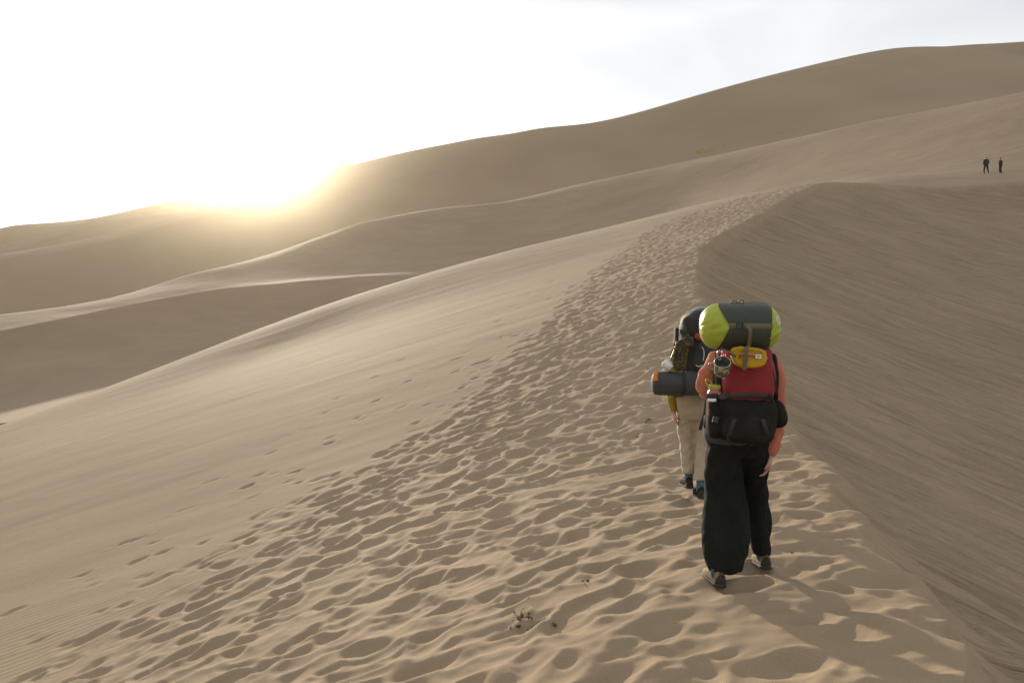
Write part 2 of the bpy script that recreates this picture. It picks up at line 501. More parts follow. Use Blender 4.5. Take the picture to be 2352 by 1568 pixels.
# ------------------------------------------------------------------ dunes behind
def far_mesh(name, dune, d0, d1, nd, label, u0=-420, u1=2780, nu=720, relief=None, near_left=None):
    d = np.geomspace(d0, d1, nd)
    tu = (np.linspace(u0, u1, nu) - 1176.0) / F
    D, T = np.meshgrid(d, tu, indexing='ij')
    if near_left:                       # the sheet reaches closer on its left, where its foot shows
        dl = np.interp(tu, [-0.9, -0.15, 0.0, 2], [near_left, near_left, d0, d0])
        S_ = np.linspace(0, 1, nd)[:, None]
        D = dl[None, :] * (d1 / dl[None, :]) ** S_
    X = D * T; Y = D
    Z = dune.z(X, Y)
    if relief: Z = Z + relief(dune, X, Y)
    # skirt the sheet's rim down so that it is a closed mound, not a floating sheet
    o = grid_object(name, X, Y, Z, SAND_FAR if d0 < 100 else SAND_HAZY)
    tag(o, label, kind='structure')
    return o

def behind(pts, dv, k):
    return [tuple(P(u, v + dv, d * k)) for u, v, d in pts]

# middle dune: bright windward back, shaded lee towards the camera on its left half
g_crest = [(-400, 780, 150), (0, 723, 160), (220, 692, 180), (352, 661, 195), (440, 630, 210), (592, 591, 240), (836, 511, 278), (968, 485, 310),
           (1035, 481, 328), (1060, 483, 332), (1300, 430, 345), (1560, 375, 330), (1800, 322, 290), (1990, 280, 255), (2352, 215, 205), (2700, 150, 180)]
g_brink = [(-400, 830, 108), (0, 758, 118), (308, 696, 128), (484, 665, 138), (660, 645, 146), (880, 625, 150), (1100, 622, 150),
           (1400, 570, 140), (1700, 490, 125), (2000, 420, 110), (2352, 415, 98), (2700, 400, 96)]
g_mid = []
for u in (0, 220, 440, 700, 968, 1180, 1420, 1680, 1900, 2150, 2400, 2700):
    c0 = P(u, *[float(np.interp(u, [a[0] for a in g_brink], [a[k] for a in g_brink])) for k in (1, 2)])
    c1 = P(u, *[float(np.interp(u, [a[0] for a in g_crest], [a[k] for a in g_crest])) for k in (1, 2)])
    for w_, sag in ((0.3, 0.03), (0.65, 0.02)):
        m_ = c0.lerp(c1, w_); g_mid.append((m_.x, m_.y, m_.z - sag * (c1.y - c0.y)))
g_pts = g_mid + [tuple(P(*a)) for a in g_crest + g_brink] + behind(g_crest, 70, 1.35)
mid = Dune(g_pts, [tuple(P(*a)) for a in g_brink], (0.20, -0.98), 0.58, 26.0, lambda q: np.interp(q, [-22, 12], [0.6, 7.0]), lam=0.02, floor=-9.2)
def mid_relief(dn, X, Y):
    q, t = dn.qt(X, Y)
    return np.clip(-t / 3, 0, 1) * (0.4 * fbm(X * 0.03, Y * 0.05, 2) + 0.10 * fbm(X * 0.4, Y * 0.5, 3)) + np.clip(t / 3, 0, 1) * 0.12 * fbm(q * 0.3, t * 0.03, 3)
middle_dune = far_mesh('middle_dune', mid, 88, 540, 350, 'bright middle dune rising to the right behind the trampled ridge', relief=mid_relief, near_left=52)

FS = 4.2
# big dune
b_brink = [(-400, 680, 255), (0, 598, 270), (220, 558, 280), (396, 512, 290), (600, 462, 300), (847, 419, 310), (1048, 380, 320), (1163, 355, 326),
           (1200, 325, 334), (1225, 303, 340), (1340, 287, 342), (1600, 222, 350), (1820, 167, 360), (1865, 160, 362), (1973, 144, 366), (2081, 134, 370),
           (2153, 121, 372), (2218, 108, 376), (2297, 110.5, 385), (2352, 101, 390), (2700, 60, 420)]
b_top = [(-400, 640, 300), (0, 584, 305), (220, 545, 312), (396, 500, 322), (600, 447, 334), (700, 417, 340), (812, 379, 347), (950, 346, 354), (1100, 317, 360), (1192, 305, 360), (1340, 286.5, 360),
         (1865, 153, 378), (1984, 130, 386), (2063, 112, 392), (2117, 107.5, 394), (2211, 107, 394), (2250, 103, 392)]
b_pts = [tuple(P(a[0], a[1], a[2] * FS)) for a in b_brink + b_top] + behind(b_brink, 60, 1.45 * FS)
bigd = Dune(b_pts, [tuple(P(a[0], a[1], a[2] * FS)) for a in b_brink], (0.12, -0.99), 0.66, 160.0 * FS, 2.0, lam=0.0, floor=-16)
def big_relief(dn, X, Y):
    q, t = dn.qt(X, Y)
    return np.clip(t / 8, 0, 1) * (1.0 * fbm(q * 0.03, t * 0.012, 3) + 5.0 * fbm(q * 0.006 + 3, t * 0.006, 2))
big_dune = far_mesh('big_dune', bigd, 162 * FS, 640 * FS, 240, 'tall shaded dune with the long skyline climbing to the right', relief=big_relief, nu=600)

ES = FS * 1.35
# two far dunes at the left
e2 = [(-400, 640, 360), (-100, 580, 362), (0, 567, 365), (60, 558, 368), (176, 520, 376), (308, 493, 384), (396, 484, 390), (528, 458, 395), (700, 418, 402), (900, 420, 410), (1200, 450, 410)]
e2b = [(u, v + 7, d - 14) for u, v, d in e2]
fd = Dune([tuple(P(a[0], a[1], a[2] * ES)) for a in e2 + e2b] + behind(e2, 50, 1.3 * ES), [tuple(P(a[0], a[1], a[2] * ES)) for a in e2b], (0.1, -0.99), 0.58, 190.0 * ES, 0.8, lam=0.02, floor=-18)
far_dune = far_mesh('far_dune', fd, 277 * ES, 520 * ES, 120, 'hazy far dune with a thin bright brink at the left', u0=-420, u1=1200, nu=300)
e1 = [(-400, 560, 440), (-60, 538, 440), (0, 525, 441), (26, 519, 442), (119, 517, 445), (264, 492, 448), (374, 467, 450), (440, 459, 452), (528, 442, 455), (620, 425, 460),
      (700, 390, 468), (735, 374, 472), (770, 366, 475), (795, 371, 477), (820, 381, 478), (900, 410, 480), (1200, 470, 480)]
e1b = [(u, v + 4, d - 10) for u, v, d in e1]
dd = Dune([tuple(P(a[0], a[1], a[2] * ES)) for a in e1 + e1b] + behind(e1, 60, 1.3 * ES), [tuple(P(a[0], a[1], a[2] * ES)) for a in e1b], (0.1, -0.99), 0.55, 190.0 * ES, 1.0, lam=0.02, floor=-20)
distant_dune = far_mesh('distant_dune', dd, 346 * ES, 615 * ES, 120, 'most distant dune on the skyline under the sun', u0=-420, u1=1200, nu=300)

# the sand floor that everything stands on, out to the horizon
rf = np.concatenate([[0.5], np.geomspace(20, 6000, 70)])
af = np.linspace(-math.pi, math.pi, 120, endpoint=False)
RF, AF = np.meshgrid(rf, af, indexing='ij')
FX = RF * np.sin(AF); FY = RF * np.cos(AF)
FZ = -11.5 - 18 * np.exp(-((FX - 10) ** 2 + (FY + 10) ** 2) / 32.0 ** 2) + 3.0 * fbm(FX * 0.01, FY * 0.01, 3)
ground = grid_object('ground', FX, FY, FZ, SAND_FAR, wrap=True)
tag(ground, 'flat sand floor between the dunes out to the horizon', kind='structure')

# ------------------------------------------------------------------ object tools
def fabric(name, rgb, rough=0.85, var=0.18, scale=60.0, bump=0.0012, sheen=0.04, pattern=None, spec=0.25):
    m = bpy.data.materials.new(name); m.use_nodes = True
    nt = m.node_tree; ns = nt.nodes; L = nt.links.new
    b = ns['Principled BSDF']
    b.inputs['Roughness'].default_value = rough
    b.inputs['Specular IOR Level'].default_value = spec
    b.inputs['Sheen Weight'].default_value = sheen
    tcn = ns.new('ShaderNodeTexCoord')
    n = ns.new('ShaderNodeTexNoise'); n.inputs['Scale'].default_value = 7.0; n.inputs['Detail'].default_value = 5
    L(tcn.outputs['Object'], n.inputs['Vector'])
    r = ns.new('ShaderNodeValToRGB')
    lo = [c * (1 - var) for c in rgb]; hi = [min(1, c * (1 + var)) for c in rgb]
    r.color_ramp.elements[0].position = 0.3; r.color_ramp.elements[0].color = (*lo, 1)
    r.color_ramp.elements[1].position = 0.7; r.color_ramp.elements[1].color = (*hi, 1)
    L(n.outputs['Fac'], r.inputs['Fac'])
    col = r.outputs['Color']
    if pattern:                                   # blotches of further colours
        v = ns.new('ShaderNodeTexVoronoi'); v.inputs['Scale'].default_value = pattern[0]
        L(tcn.outputs['Object'], v.inputs['Vector'])
        sp = ns.new('ShaderNodeSeparateColor'); L(v.outputs['Color'], sp.inputs['Color'])
        rp = ns.new('ShaderNodeValToRGB'); rp.color_ramp.interpolation = 'CONSTANT'
        cols = pattern[1]
        while len(rp.color_ramp.elements) < len(cols): rp.color_ramp.elements.new(0.5)
        for k, c in enumerate(cols):
            rp.color_ramp.elements[k].position = k / len(cols); rp.color_ramp.elements[k].color = (*c, 1)
        L(sp.outputs['Red'], rp.inputs['Fac'])
        col = rp.outputs['Color']
    L(col, b.inputs['Base Color'])
    w = ns.new('ShaderNodeTexNoise'); w.inputs['Scale'].default_value = scale; w.inputs['Detail'].default_value = 4
    L(tcn.outputs['Object'], w.inputs['Vector'])
    bp = ns.new('ShaderNodeBump'); bp.inputs['Strength'].default_value = 1.0; bp.inputs['Distance'].default_value = bump
    L(w.outputs['Fac'], bp.inputs['Height']); L(bp.outputs['Normal'], b.inputs['Normal'])
    return m

def frame(d, up=Vector((0, 0, 1))):
    d = d.normalized()
    if abs(d.dot(up)) > 0.97: up = Vector((0, 1, 0))
    x = d.cross(up).normalized()
    return x, x.cross(d).normalized()             # side, up'

class MB:
    """collects shapes in world coordinates; build() links them as one mesh"""
    def __init__(self): self.v = []; self.f = []
    def grid(self, rows, wrap=True, cap0=True, cap1=True):
        n = len(rows[0]); base = len(self.v)
        for r_ in rows: self.v.extend([Vector(p) for p in r_])
        for i in range(len(rows) - 1):
            for j in range(n if wrap else n - 1):
                a = base + i * n + j; b = base + i * n + (j + 1) % n
                self.f.append((a, b, b + n, a + n))
        if wrap and cap0: self.f.append(tuple(base + j for j in range(n))[::-1])
        if wrap and cap1: self.f.append(tuple(base + (len(rows) - 1) * n + j for j in range(n)))
        return self
    def tube(self, pts, radii, n=12, cap=True):
        pts = [Vector(p) for p in pts]
        if not hasattr(radii, '__len__'): radii = [radii] * len(pts)
        rows = []
        prev = None
        for i, p in enumerate(pts):
            d = pts[min(i + 1, len(pts) - 1)] - pts[max(i - 1, 0)]
            if d.length < 1e-9: d = Vector((0, 0, 1))
            if prev is None: s, u = frame(d)
            else:
                u = prev - d.normalized() * prev.dot(d.normalized())
                u = u.normalized() if u.length > 1e-6 else frame(d)[1]
                s = d.normalized().cross(u)
            prev = u
            r_ = radii[i]; ra, rb = (r_ if hasattr(r_, '__len__') else (r_, r_))
            rows.append([p + s * math.cos(2 * math.pi * k / n) * ra + u * math.sin(2 * math.pi * k / n) * rb for k in range(n)])
        return self.grid(rows, True, cap, cap)
    def limb(self, pts, radii, n=14):
        """tube with rounded ends"""
        pts = [Vector(p) for p in pts]; radii = list(radii)
        d0 = (pts[0] - pts[1]).normalized(); d1 = (pts[-1] - pts[-2]).normalized()
        a = [pts[0] + d0 * radii[0] * 0.9, pts[0] + d0 * radii[0] * 0.6]; ra = [radii[0] * 0.35, radii[0] * 0.78]
        b = [pts[-1] + d1 * radii[-1] * 0.6, pts[-1] + d1 * radii[-1] * 0.9]; rb = [radii[-1] * 0.78, radii[-1] * 0.35]
        return self.tube(a + pts + b, ra + radii + rb, n)
    def loft(self, secs, n=24, ex=2.0):
        """horizontal super-elliptic sections: (centre, rx, ry[, yaw])"""
        rows = []
        for s in secs:
            c = Vector(s[0]); rx, ry = s[1], s[2]; yaw = s[3] if len(s) > 3 else 0
            row = []
            for k in range(n):
                t = 2 * math.pi * k / n
                cx = math.copysign(abs(math.cos(t)) ** (2 / ex), math.cos(t)) * rx; sy = math.copysign(abs(math.sin(t)) ** (2 / ex), math.sin(t)) * ry
                row.append(c + Vector((cx * math.cos(yaw) - sy * math.sin(yaw), cx * math.sin(yaw) + sy * math.cos(yaw), 0)))
            rows.append(row)
        return self.grid(rows)
    def blob(self, c, r, ex=2.0, nu=28, nv=16, rot=None, fn=None):
        """super-ellipsoid; fn(unit vector) -> extra scale or offset"""
        c = Vector(c); rows = []
        for i in range(nv + 1):
            ph = -math.pi / 2 + math.pi * i / nv
            ph = max(min(ph, math.pi / 2 - 0.02), -math.pi / 2 + 0.02)
            row = []
            for k in range(nu):
                th = 2 * math.pi * k / nu
                f_ = lambda a: math.copysign(abs(a) ** (2 / ex), a)
                p = Vector((f_(math.cos(ph)) * f_(math.cos(th)), f_(math.cos(ph)) * f_(math.sin(th)), f_(math.sin(ph))))
                q = Vector((p.x * r[0], p.y * r[1], p.z * r[2]))
                if fn: q = fn(p, q)
                if rot: q = rot @ q
                row.append(c + q)
            rows.append(row)
        return self.grid(rows)
    def ribbon(self, pts, width, thick, side):
        pts = [Vector(p) for p in pts]; side = Vector(side)
        rows = []
        for i, p in enumerate(pts):
            d = (pts[min(i + 1, len(pts) - 1)] - pts[max(i - 1, 0)]).normalized()
            s = (side - d * side.dot(d)).normalized(); u = d.cross(s)
            w, t = width / 2, thick / 2
            rows.append([p + s * w + u * t, p - s * w + u * t, p - s * w - u * t, p + s * w - u * t])
        return self.grid(rows)
    def box(self, c, s, rot=None):
        c = Vector(c); b = len(self.v)
        for x in (-1, 1):
            for y in (-1, 1):
                for z in (-1, 1):
                    p = Vector((x * s[0] / 2, y * s[1] / 2, z * s[2] / 2))
                    self.v.append(c + (rot @ p if rot else p))
        for f_ in ((0, 1, 3, 2), (4, 6, 7, 5), (0, 4, 5, 1), (2, 3, 7, 6), (0, 2, 6, 4), (1, 5, 7, 3)): self.f.append(tuple(b + k for k in f_))
        return self
    def mesh(self, name, org):
        me = bpy.data.meshes.new(name)
        me.from_pydata([tuple(p - org) for p in self.v], [], self.f)
        me.validate()
        bm = bmesh.new(); bm.from_mesh(me)
        bmesh.ops.recalc_face_normals(bm, faces=bm.faces)
        bm.to_mesh(me); bm.free()
        return me
    def build(self, name, mat, parent=None, loc=None, smooth=True, voxel=None, iters=6, disp=None, sub=0, bevel=0, post=None):
        root = parent
        org = Vector(loc) if loc else Vector((0, 0, 0))
        if parent is not None:
            q_ = parent
            org = Vector((0, 0, 0))
            while q_ is not None: org += q_.location; q_ = q_.parent
        me = self.mesh(name, org)
        if voxel or sub or bevel:
            t = bpy.data.objects.new('tmp', me); COL.objects.link(t)
            if bevel:
                m_ = t.modifiers.new('b', 'BEVEL'); m_.width = bevel; m_.segments = 2
            if voxel:
                m_ = t.modifiers.new('r', 'REMESH'); m_.mode = 'VOXEL'; m_.voxel_size = voxel
                m_ = t.modifiers.new('s', 'SMOOTH'); m_.factor = 0.5; m_.iterations = iters
            if sub:
                m_ = t.modifiers.new('u', 'SUBSURF'); m_.levels = sub; m_.render_levels = sub
            dg = bpy.context.evaluated_depsgraph_get()
            me2 = bpy.data.meshes.new_from_object(t.evaluated_get(dg))
            bpy.data.objects.remove(t, do_unlink=True)
            me = me2; me.name = name
        if disp:
            n_ = len(me.vertices)
            co = np.empty(n_ * 3); me.vertices.foreach_get('co', co); co = co.reshape(-1, 3)
            no = np.empty(n_ * 3); me.vertex_normals.foreach_get('vector', no); no = no.reshape(-1, 3)
            co = co + no * disp(co)[:, None]
            me.vertices.foreach_set('co', co.ravel()); me.update()
        if post:
            n_ = len(me.vertices); co = np.empty(n_ * 3); me.vertices.foreach_get('co', co); co = co.reshape(-1, 3)
            co = post(co + np.array(org)) - np.array(org)
            me.vertices.foreach_set('co', co.ravel()); me.update()
        if smooth:
            for p in me.polygons: p.use_smooth = True
        me.materials.clear(); me.materials.append(mat)
        o = bpy.data.objects.new(name, me); COL.objects.link(o)
        if parent is not None: o.parent = parent
        elif loc: o.location = org
        return o

def empty(name, loc, label, cat, group=None):
    o = bpy.data.objects.new(name, None); COL.objects.link(o)
    o.location = loc; o.empty_display_size = 0.1
    return tag(o, label, cat, group)

def smooth_path(pts, n=6):
    """Catmull-Rom"""
    pts = [Vector(p) for p in pts]; o_ = []
    for i in range(len(pts) - 1):
        p0, p1, p2, p3 = pts[max(i-1, 0)], pts[i], pts[i+1], pts[min(i+2, len(pts)-1)]
        for k in range(n):
            t = k / n
            o_.append(0.5 * ((2*p1) + (p2-p0)*t + (2*p0-5*p1+4*p2-p3)*t*t + (-p0+3*p1-3*p2+p3)*t**3))
    o_.append(pts[-1]); return o_

def folds(amp, sx, sz, seed=0, tilt=0.0):
    """cloth creases: stretched noise over the local coordinates"""
    def f(co):
        x, y, z = co[:, 0], co[:, 1], co[:, 2]
        a = np.arctan2(y - y.mean(), x - x.mean()) * 2.0
        n_ = fbm((x * 0.8 + y * 0.6 + tilt * z) * sx + seed, (z + tilt * x) * sz + seed * 1.7, 3)
        r_ = 1 - np.abs(2 * fbm((x + y * 0.5 - tilt * z) * sx * 0.6 + 9 + seed, (z - 0.6 * x * tilt) * sz * 0.8 + 3, 2)) * 2
        return amp * (n_ * 1.4 + 0.5 * (r_ - 0.7))
    return f

skin_m = fabric('skin', (0.46, 0.27, 0.19), 0.55, 0.08, 90, 0.0004, 0.0)
hair_m = fabric('brown_hair', (0.07, 0.045, 0.03), 0.6, 0.3, 140, 0.003, 0.0)
eye_m = fabric('eye_white', (0.6, 0.58, 0.55), 0.3, 0.02, 90, 0.0, 0.0)

def hand(mb, wrist, direction, palm_n, size=0.185, curl=0.5, thumb_side=1):
    """palm and five separate bent fingers; direction: wrist to knuckles"""
    d = direction.normalized(); n_ = (palm_n - d * palm_n.dot(d)).normalized(); s = d.cross(n_) * thumb_side
    pl = size * 0.5
    rows = []
    for k in range(6):
        t = k / 5
        c = wrist + d * pl * (t * 1.02)
        w = size * (0.15 + 0.10 * min(1, t * 1.6)); h = size * (0.11 - 0.025 * t)
        rows.append([c + s * math.cos(a) * w + n_ * math.sin(a) * h for a in [2 * math.pi * j / 12 for j in range(12)]])
    mb.grid(rows)
    for off, ln in ((0.17, 0.42), (0.06, 0.48), (-0.06, 0.45), (-0.165, 0.35)):
        p = wrist + d * pl * 0.94 + s * size * off
        pts = [p - d * 0.012]; a = 0.12
        seg = [0.45, 0.3, 0.25]
        for k in range(3):
            a += curl * (0.5 + 0.45 * k)
            p = p + (d * math.cos(a) + n_ * math.sin(a)) * size * ln * seg[k]
            pts.append(p)
        mb.limb(pts, [size * 0.052, size * 0.05, size * 0.045, size * 0.038], 8)
    p = wrist + d * pl * 0.28 + s * size * 0.16
    q1 = p + (d * 0.62 + s * 0.6 + n_ * 0.35).normalized() * size * 0.22
    q2 = q1 + (d * 0.9 + s * 0.12 + n_ * 0.35).normalized() * size * 0.2
    mb.limb([p - s * 0.01, q1, q2], [size * 0.075, size * 0.06, size * 0.045], 8)

def head(mb, c, h=0.23, face=Vector((0, 1, 0))):
    """skull, jaw, nose, ears, brow and lips; c is the head's middle"""
    f_ = face.normalized(); s = f_.cross(Vector((0, 0, 1))).normalized(); up = s.cross(f_)
    M = Matrix((s, f_, up)).transposed()
    mb.blob(c + up * h * 0.10, (h * 0.335, h * 0.42, h * 0.40), 2.1, 20, 14, M)
    mb.blob(c - up * h * 0.17 + f_ * h * 0.10, (h * 0.25, h * 0.29, h * 0.33), 2.1, 16, 12, M)
    mb.limb([c + f_ * h * 0.40 + up * h * 0.06, c + f_ * h * 0.50 - up * h * 0.10, c + f_ * h * 0.42 - up * h * 0.13], [h * 0.035, h * 0.06, h * 0.05], 8)
    mb.limb([c + f_ * h * 0.36 - up * h * 0.25 - s * h * 0.1, c + f_ * h * 0.405 - up * h * 0.25, c + f_ * h * 0.36 - up * h * 0.25 + s * h * 0.1], [h * 0.025, h * 0.04, h * 0.025], 8)
    mb.limb([c + f_ * h * 0.36 + up * h * 0.10 - s * h * 0.2, c + f_ * h * 0.42 + up * h * 0.10, c + f_ * h * 0.36 + up * h * 0.10 + s * h * 0.2], [h * 0.035, h * 0.04, h * 0.035], 8)
    for sg in (-1, 1):
        mb.blob(c + s * sg * h * 0.335 - f_ * h * 0.02 - up * h * 0.02, (h * 0.03, h * 0.075, h * 0.125), 2.0, 10, 8, M)
    return M

def eyes(parent, c, h, face):
    f_ = face.normalized(); s = f_.cross(Vector((0, 0, 1))).normalized()
    for sg in (-1, 1):
        MB().blob(c + f_ * h * 0.345 + s * sg * h * 0.14 + Vector((0, 0, 0.01 * h)), (h * 0.055,) * 3, 2, 10, 8).build('eye', eye_m, parent)

def shoe(parent, heel, yaw, length, mat, sole_mat, pitch=0.0, roll=0.0, top=0.10, accent=None):
    """low hiking shoe: heel is where the sole's back touches the sand"""
    M = Matrix.Translation(heel) @ Euler((pitch, roll, yaw)).to_matrix().to_4x4()
    def sec(y, w, z0, z1, n=16):
        row = []
        for k in range(n):
            t = 2 * math.pi * k / n
            e_ = 0.75 if math.sin(t) > 0 else 0.35
            cx = math.copysign(abs(math.cos(t)) ** e_, math.cos(t)); sz = math.copysign(abs(math.sin(t)) ** e_, math.sin(t))
            ww = w * (1 - 0.20 * max(0, sz))
            row.append(M @ Vector((cx * ww, y, (z0 + z1) / 2 + sz * (z1 - z0) / 2)))
        return row
    L_ = length
    up = MB().grid([sec(-0.004 * 1, 0.020, 0.03, top * 0.8), sec(0.012, 0.033, 0.022, top), sec(0.05, 0.036, 0.02, top * 1.02), sec(0.10, 0.038, 0.02, top * 0.93),
                    sec(0.15, 0.043, 0.02, top * 0.75), sec(0.20, 0.046, 0.02, top * 0.62), sec(0.24, 0.042, 0.02, top * 0.55), sec(L_ - 0.012, 0.028, 0.02, top * 0.45), sec(L_, 0.012, 0.025, top * 0.36)])
    u_ = up.build('shoe', mat, parent, sub=1)
    so = MB().grid([sec(-0.008, 0.020, 0.0, 0.030), sec(0.002, 0.034, 0.0, 0.030), sec(0.05, 0.038, 0.0, 0.028), sec(0.12, 0.039, 0.003, 0.026), sec(0.19, 0.045, 0.0, 0.026),
                    sec(0.24, 0.042, 0.0, 0.025), sec(L_ - 0.004, 0.029, 0.003, 0.026), sec(L_ + 0.005, 0.012, 0.010, 0.026)])
    so.build('sole', sole_mat, u_)
    if accent:
        h_ = MB().grid([sec(-0.007, 0.016, 0.024, top * 0.62), sec(-0.001, 0.026, 0.022, top * 0.74), sec(0.010, 0.0335, 0.022, top * 0.60), sec(0.03, 0.0352, 0.022, top * 0.42)])
        h_.build('heel_cap', accent, u_)
        a = [M @ Vector((math.cos(t) * 0.014, -0.006 - 0.010 * math.sin(t), top * 0.78 + 0.010 * math.sin(t))) for t in [math.pi * k / 8 for k in range(9)]]
        MB().tube(a, 0.003, 6).build('pull_loop', accent, u_)
        for yy in (0.11, 0.135, 0.16):
            zt = top * (1.0 - (yy - 0.08) * 3.2)
            MB().tube([M @ Vector((x * 0.03, yy + 0.01 * x, zt + 0.004 - 0.012 * x * x)) for x in (-1, -0.5, 0, 0.5, 1)], 0.0028, 6).build('lace', sole_mat, u_)
    return u_

# ------------------------------------------------------------------ the near hiker
coral_m = fabric('coral_knit', (0.42, 0.135, 0.082), 0.9, 0.14, 120, 0.0012, 0.08)
black_m = fabric('black_cotton', (0.014, 0.015, 0.013), 0.95, 0.25, 110, 0.001, 0.0, spec=0.1)
slate_m = fabric('slate_fleece', (0.045, 0.05, 0.05), 0.9, 0.15, 110, 0.001, 0.03)
packblack_m = fabric('charcoal_nylon', (0.020, 0.019, 0.015), 0.9, 0.3, 160, 0.0014, 0.0, spec=0.1)
packred_m = fabric('red_nylon', (0.235, 0.020, 0.024), 0.65, 0.14, 160, 0.001, 0.05)
strap_m = fabric('olive_webbing', (0.135, 0.115, 0.068), 0.8, 0.12, 240, 0.0012, 0.0)
darkstrap_m = fabric('black_webbing', (0.03, 0.031, 0.028), 0.75, 0.2, 240, 0.0012, 0.0)
plastic_m = fabric('black_plastic', (0.02, 0.02, 0.02), 0.4, 0.1, 60, 0.0002, 0.0, spec=0.5)
lime_m = fabric('lime_nylon', (0.32, 0.37, 0.032), 0.5, 0.08, 30, 0.001, 0.05, spec=0.4)
bagdark_m = fabric('dark_olive_nylon', (0.036, 0.045, 0.030), 0.55, 0.12, 40, 0.001, 0.05, spec=0.35)
yellow_m = fabric('mustard_nylon', (0.43, 0.245, 0.008), 0.65, 0.10, 140, 0.001, 0.05)
pink_m = fabric('dusty_pink_zip', (0.45, 0.16, 0.11), 0.7, 0.1, 140, 0.0006, 0.0)
white_m = fabric('white_print', (0.72, 0.72, 0.70), 0.7, 0.05, 80, 0.0003, 0.0)
ink_m = fabric('black_print', (0.02, 0.02, 0.02), 0.7, 0.05, 80, 0.0, 0.0)
brown_m = fabric('brown_suede', (0.20, 0.135, 0.070), 0.85, 0.35, 60, 0.002, 0.1)
darkrub_m = fabric('dark_rubber', (0.035, 0.030, 0.024), 0.8, 0.2, 60, 0.001, 0.0)
teal_sock_m = fabric('dark_teal_sock', (0.030, 0.085, 0.075), 0.9, 0.2, 150, 0.0015, 0.2)
metal_m = fabric('steel', (0.45, 0.44, 0.40), 0.28, 0.05, 60, 0.0, 0.0, spec=0.8)
metal_m.node_tree.nodes['Principled BSDF'].inputs['Metallic'].default_value = 0.9
mug_m = fabric('camouflage_enamel', (0.12, 0.13, 0.08), 0.45, 0.2, 30, 0.0003, 0.0,
               pattern=(55.0, [(0.10, 0.11, 0.07), (0.16, 0.17, 0.11), (0.10, 0.11, 0.07), (0.28, 0.24, 0.15), (0.42, 0.36, 0.26), (0.13, 0.13, 0.09)]), spec=0.5)
muginner_m = fabric('mug_inside', (0.13, 0.13, 0.09), 0.4, 0.1, 30, 0.0, 0.0, spec=0.5)
pinkbottle_m = fabric('pink_bottle', (0.42,0.08,0.10), 0.25, 0.05, 30, 0.0, 0.0, spec=0.6)
acid_m = fabric('acid_yellow_plastic', (0.38, 0.34, 0.02), 0.4, 0.05, 30, 0.0, 0.0, spec=0.5)

ABASE = Vector((1.36, 4.95, ground_z(1.36, 4.95)))
A = empty('person', ABASE, 'hiker in coral long sleeves and wide black trousers carrying a red pack uphill', 'person')

# body: one continuous figure
b = MB()
pel = P(1694, 985, 4.98)
b.loft([(P(1694, 1030, 4.98), 0.13, 0.10), (P(1694, 990, 4.98), 0.165, 0.115), (P(1695, 940, 4.99), 0.15, 0.105), (P(1697, 890, 5.00), 0.155, 0.11),
        (P(1700, 845, 5.02), 0.175, 0.115), (P(1702, 815, 5.03), 0.165, 0.095), (P(1702, 803, 5.04), 0.08, 0.07)])
hc = P(1700, 752, 5.10)
b.limb([P(1702, 820, 5.03), P(1701, 770, 5.07)], [0.062, 0.055])
head(b, hc, 0.225, Vector((-0.05, 1, 0.02)))
aL = [P(1652, 826, 5.02), P(1630, 865, 5.0), P(1621, 904, 4.99), P(1632, 893, 5.13), P(1648, 878, 5.26)]
aR = [P(1760, 826, 5.02), P(1778, 870, 5.0), P(1783, 925, 4.98), P(1778, 990, 4.96), P(1770, 1042, 4.95)]
b.limb(aL, [0.055, 0.048, 0.042, 0.040, 0.028]); b.limb(aR, [0.055, 0.048, 0.042, 0.038, 0.028])
hand(b, aL[-1], Vector((0.4, 0.55, 0.6)), Vector((0.3, -0.9, 0.3)), 0.175, 0.9, 1)
hand(b, aR[-1], P(1762, 1075, 4.97) - aR[-1], Vector((-1, 0.1, 0)), 0.18, 0.38, -1)
hL, kL, fL = P(1664, 1010, 4.98), P(1657, 1165, 5.02), P(1646, 1315, 4.88)
hR, kR, fR = P(1729, 1010, 4.98), P(1738, 1150, 5.20), P(1750, 1272, 5.16)
b.limb([hL, kL, fL], [0.085, 0.058, 0.038]); b.limb([hR, kR, fR], [0.085, 0.058, 0.038])
heelL = fL + Vector((0.012, -0.062, -0.062)); heelR = fR + Vector((0.010, -0.062, -0.075))
b.limb([fL, heelL + Vector((-0.016, 0.07, 0.045)), heelL + Vector((-0.025, 0.15, 0.034))], [0.034, 0.024, 0.010])
b.limb([fR, heelR + Vector((-0.010, 0.07, 0.045)), heelR + Vector((-0.015, 0.15, 0.034))], [0.034, 0.024, 0.010])
b.build('body', skin_m, A, voxel=0.0065, iters=4)
eyes(A, hc, 0.225, Vector((-0.05, 1, 0.02)))
h = MB().blob(hc + Vector((0, -0.02, 0.03)), (0.086, 0.108, 0.098), 2.1, 24, 16)
h.limb([hc + Vector((0, -0.09, -0.01)), hc + Vector((0.005, -0.12, -0.06)), hc + Vector((0, -0.10, -0.12))], [0.045, 0.04, 0.02])
h.build('hair', hair_m, A, voxel=0.008, iters=2, disp=folds(0.006, 90, 12))

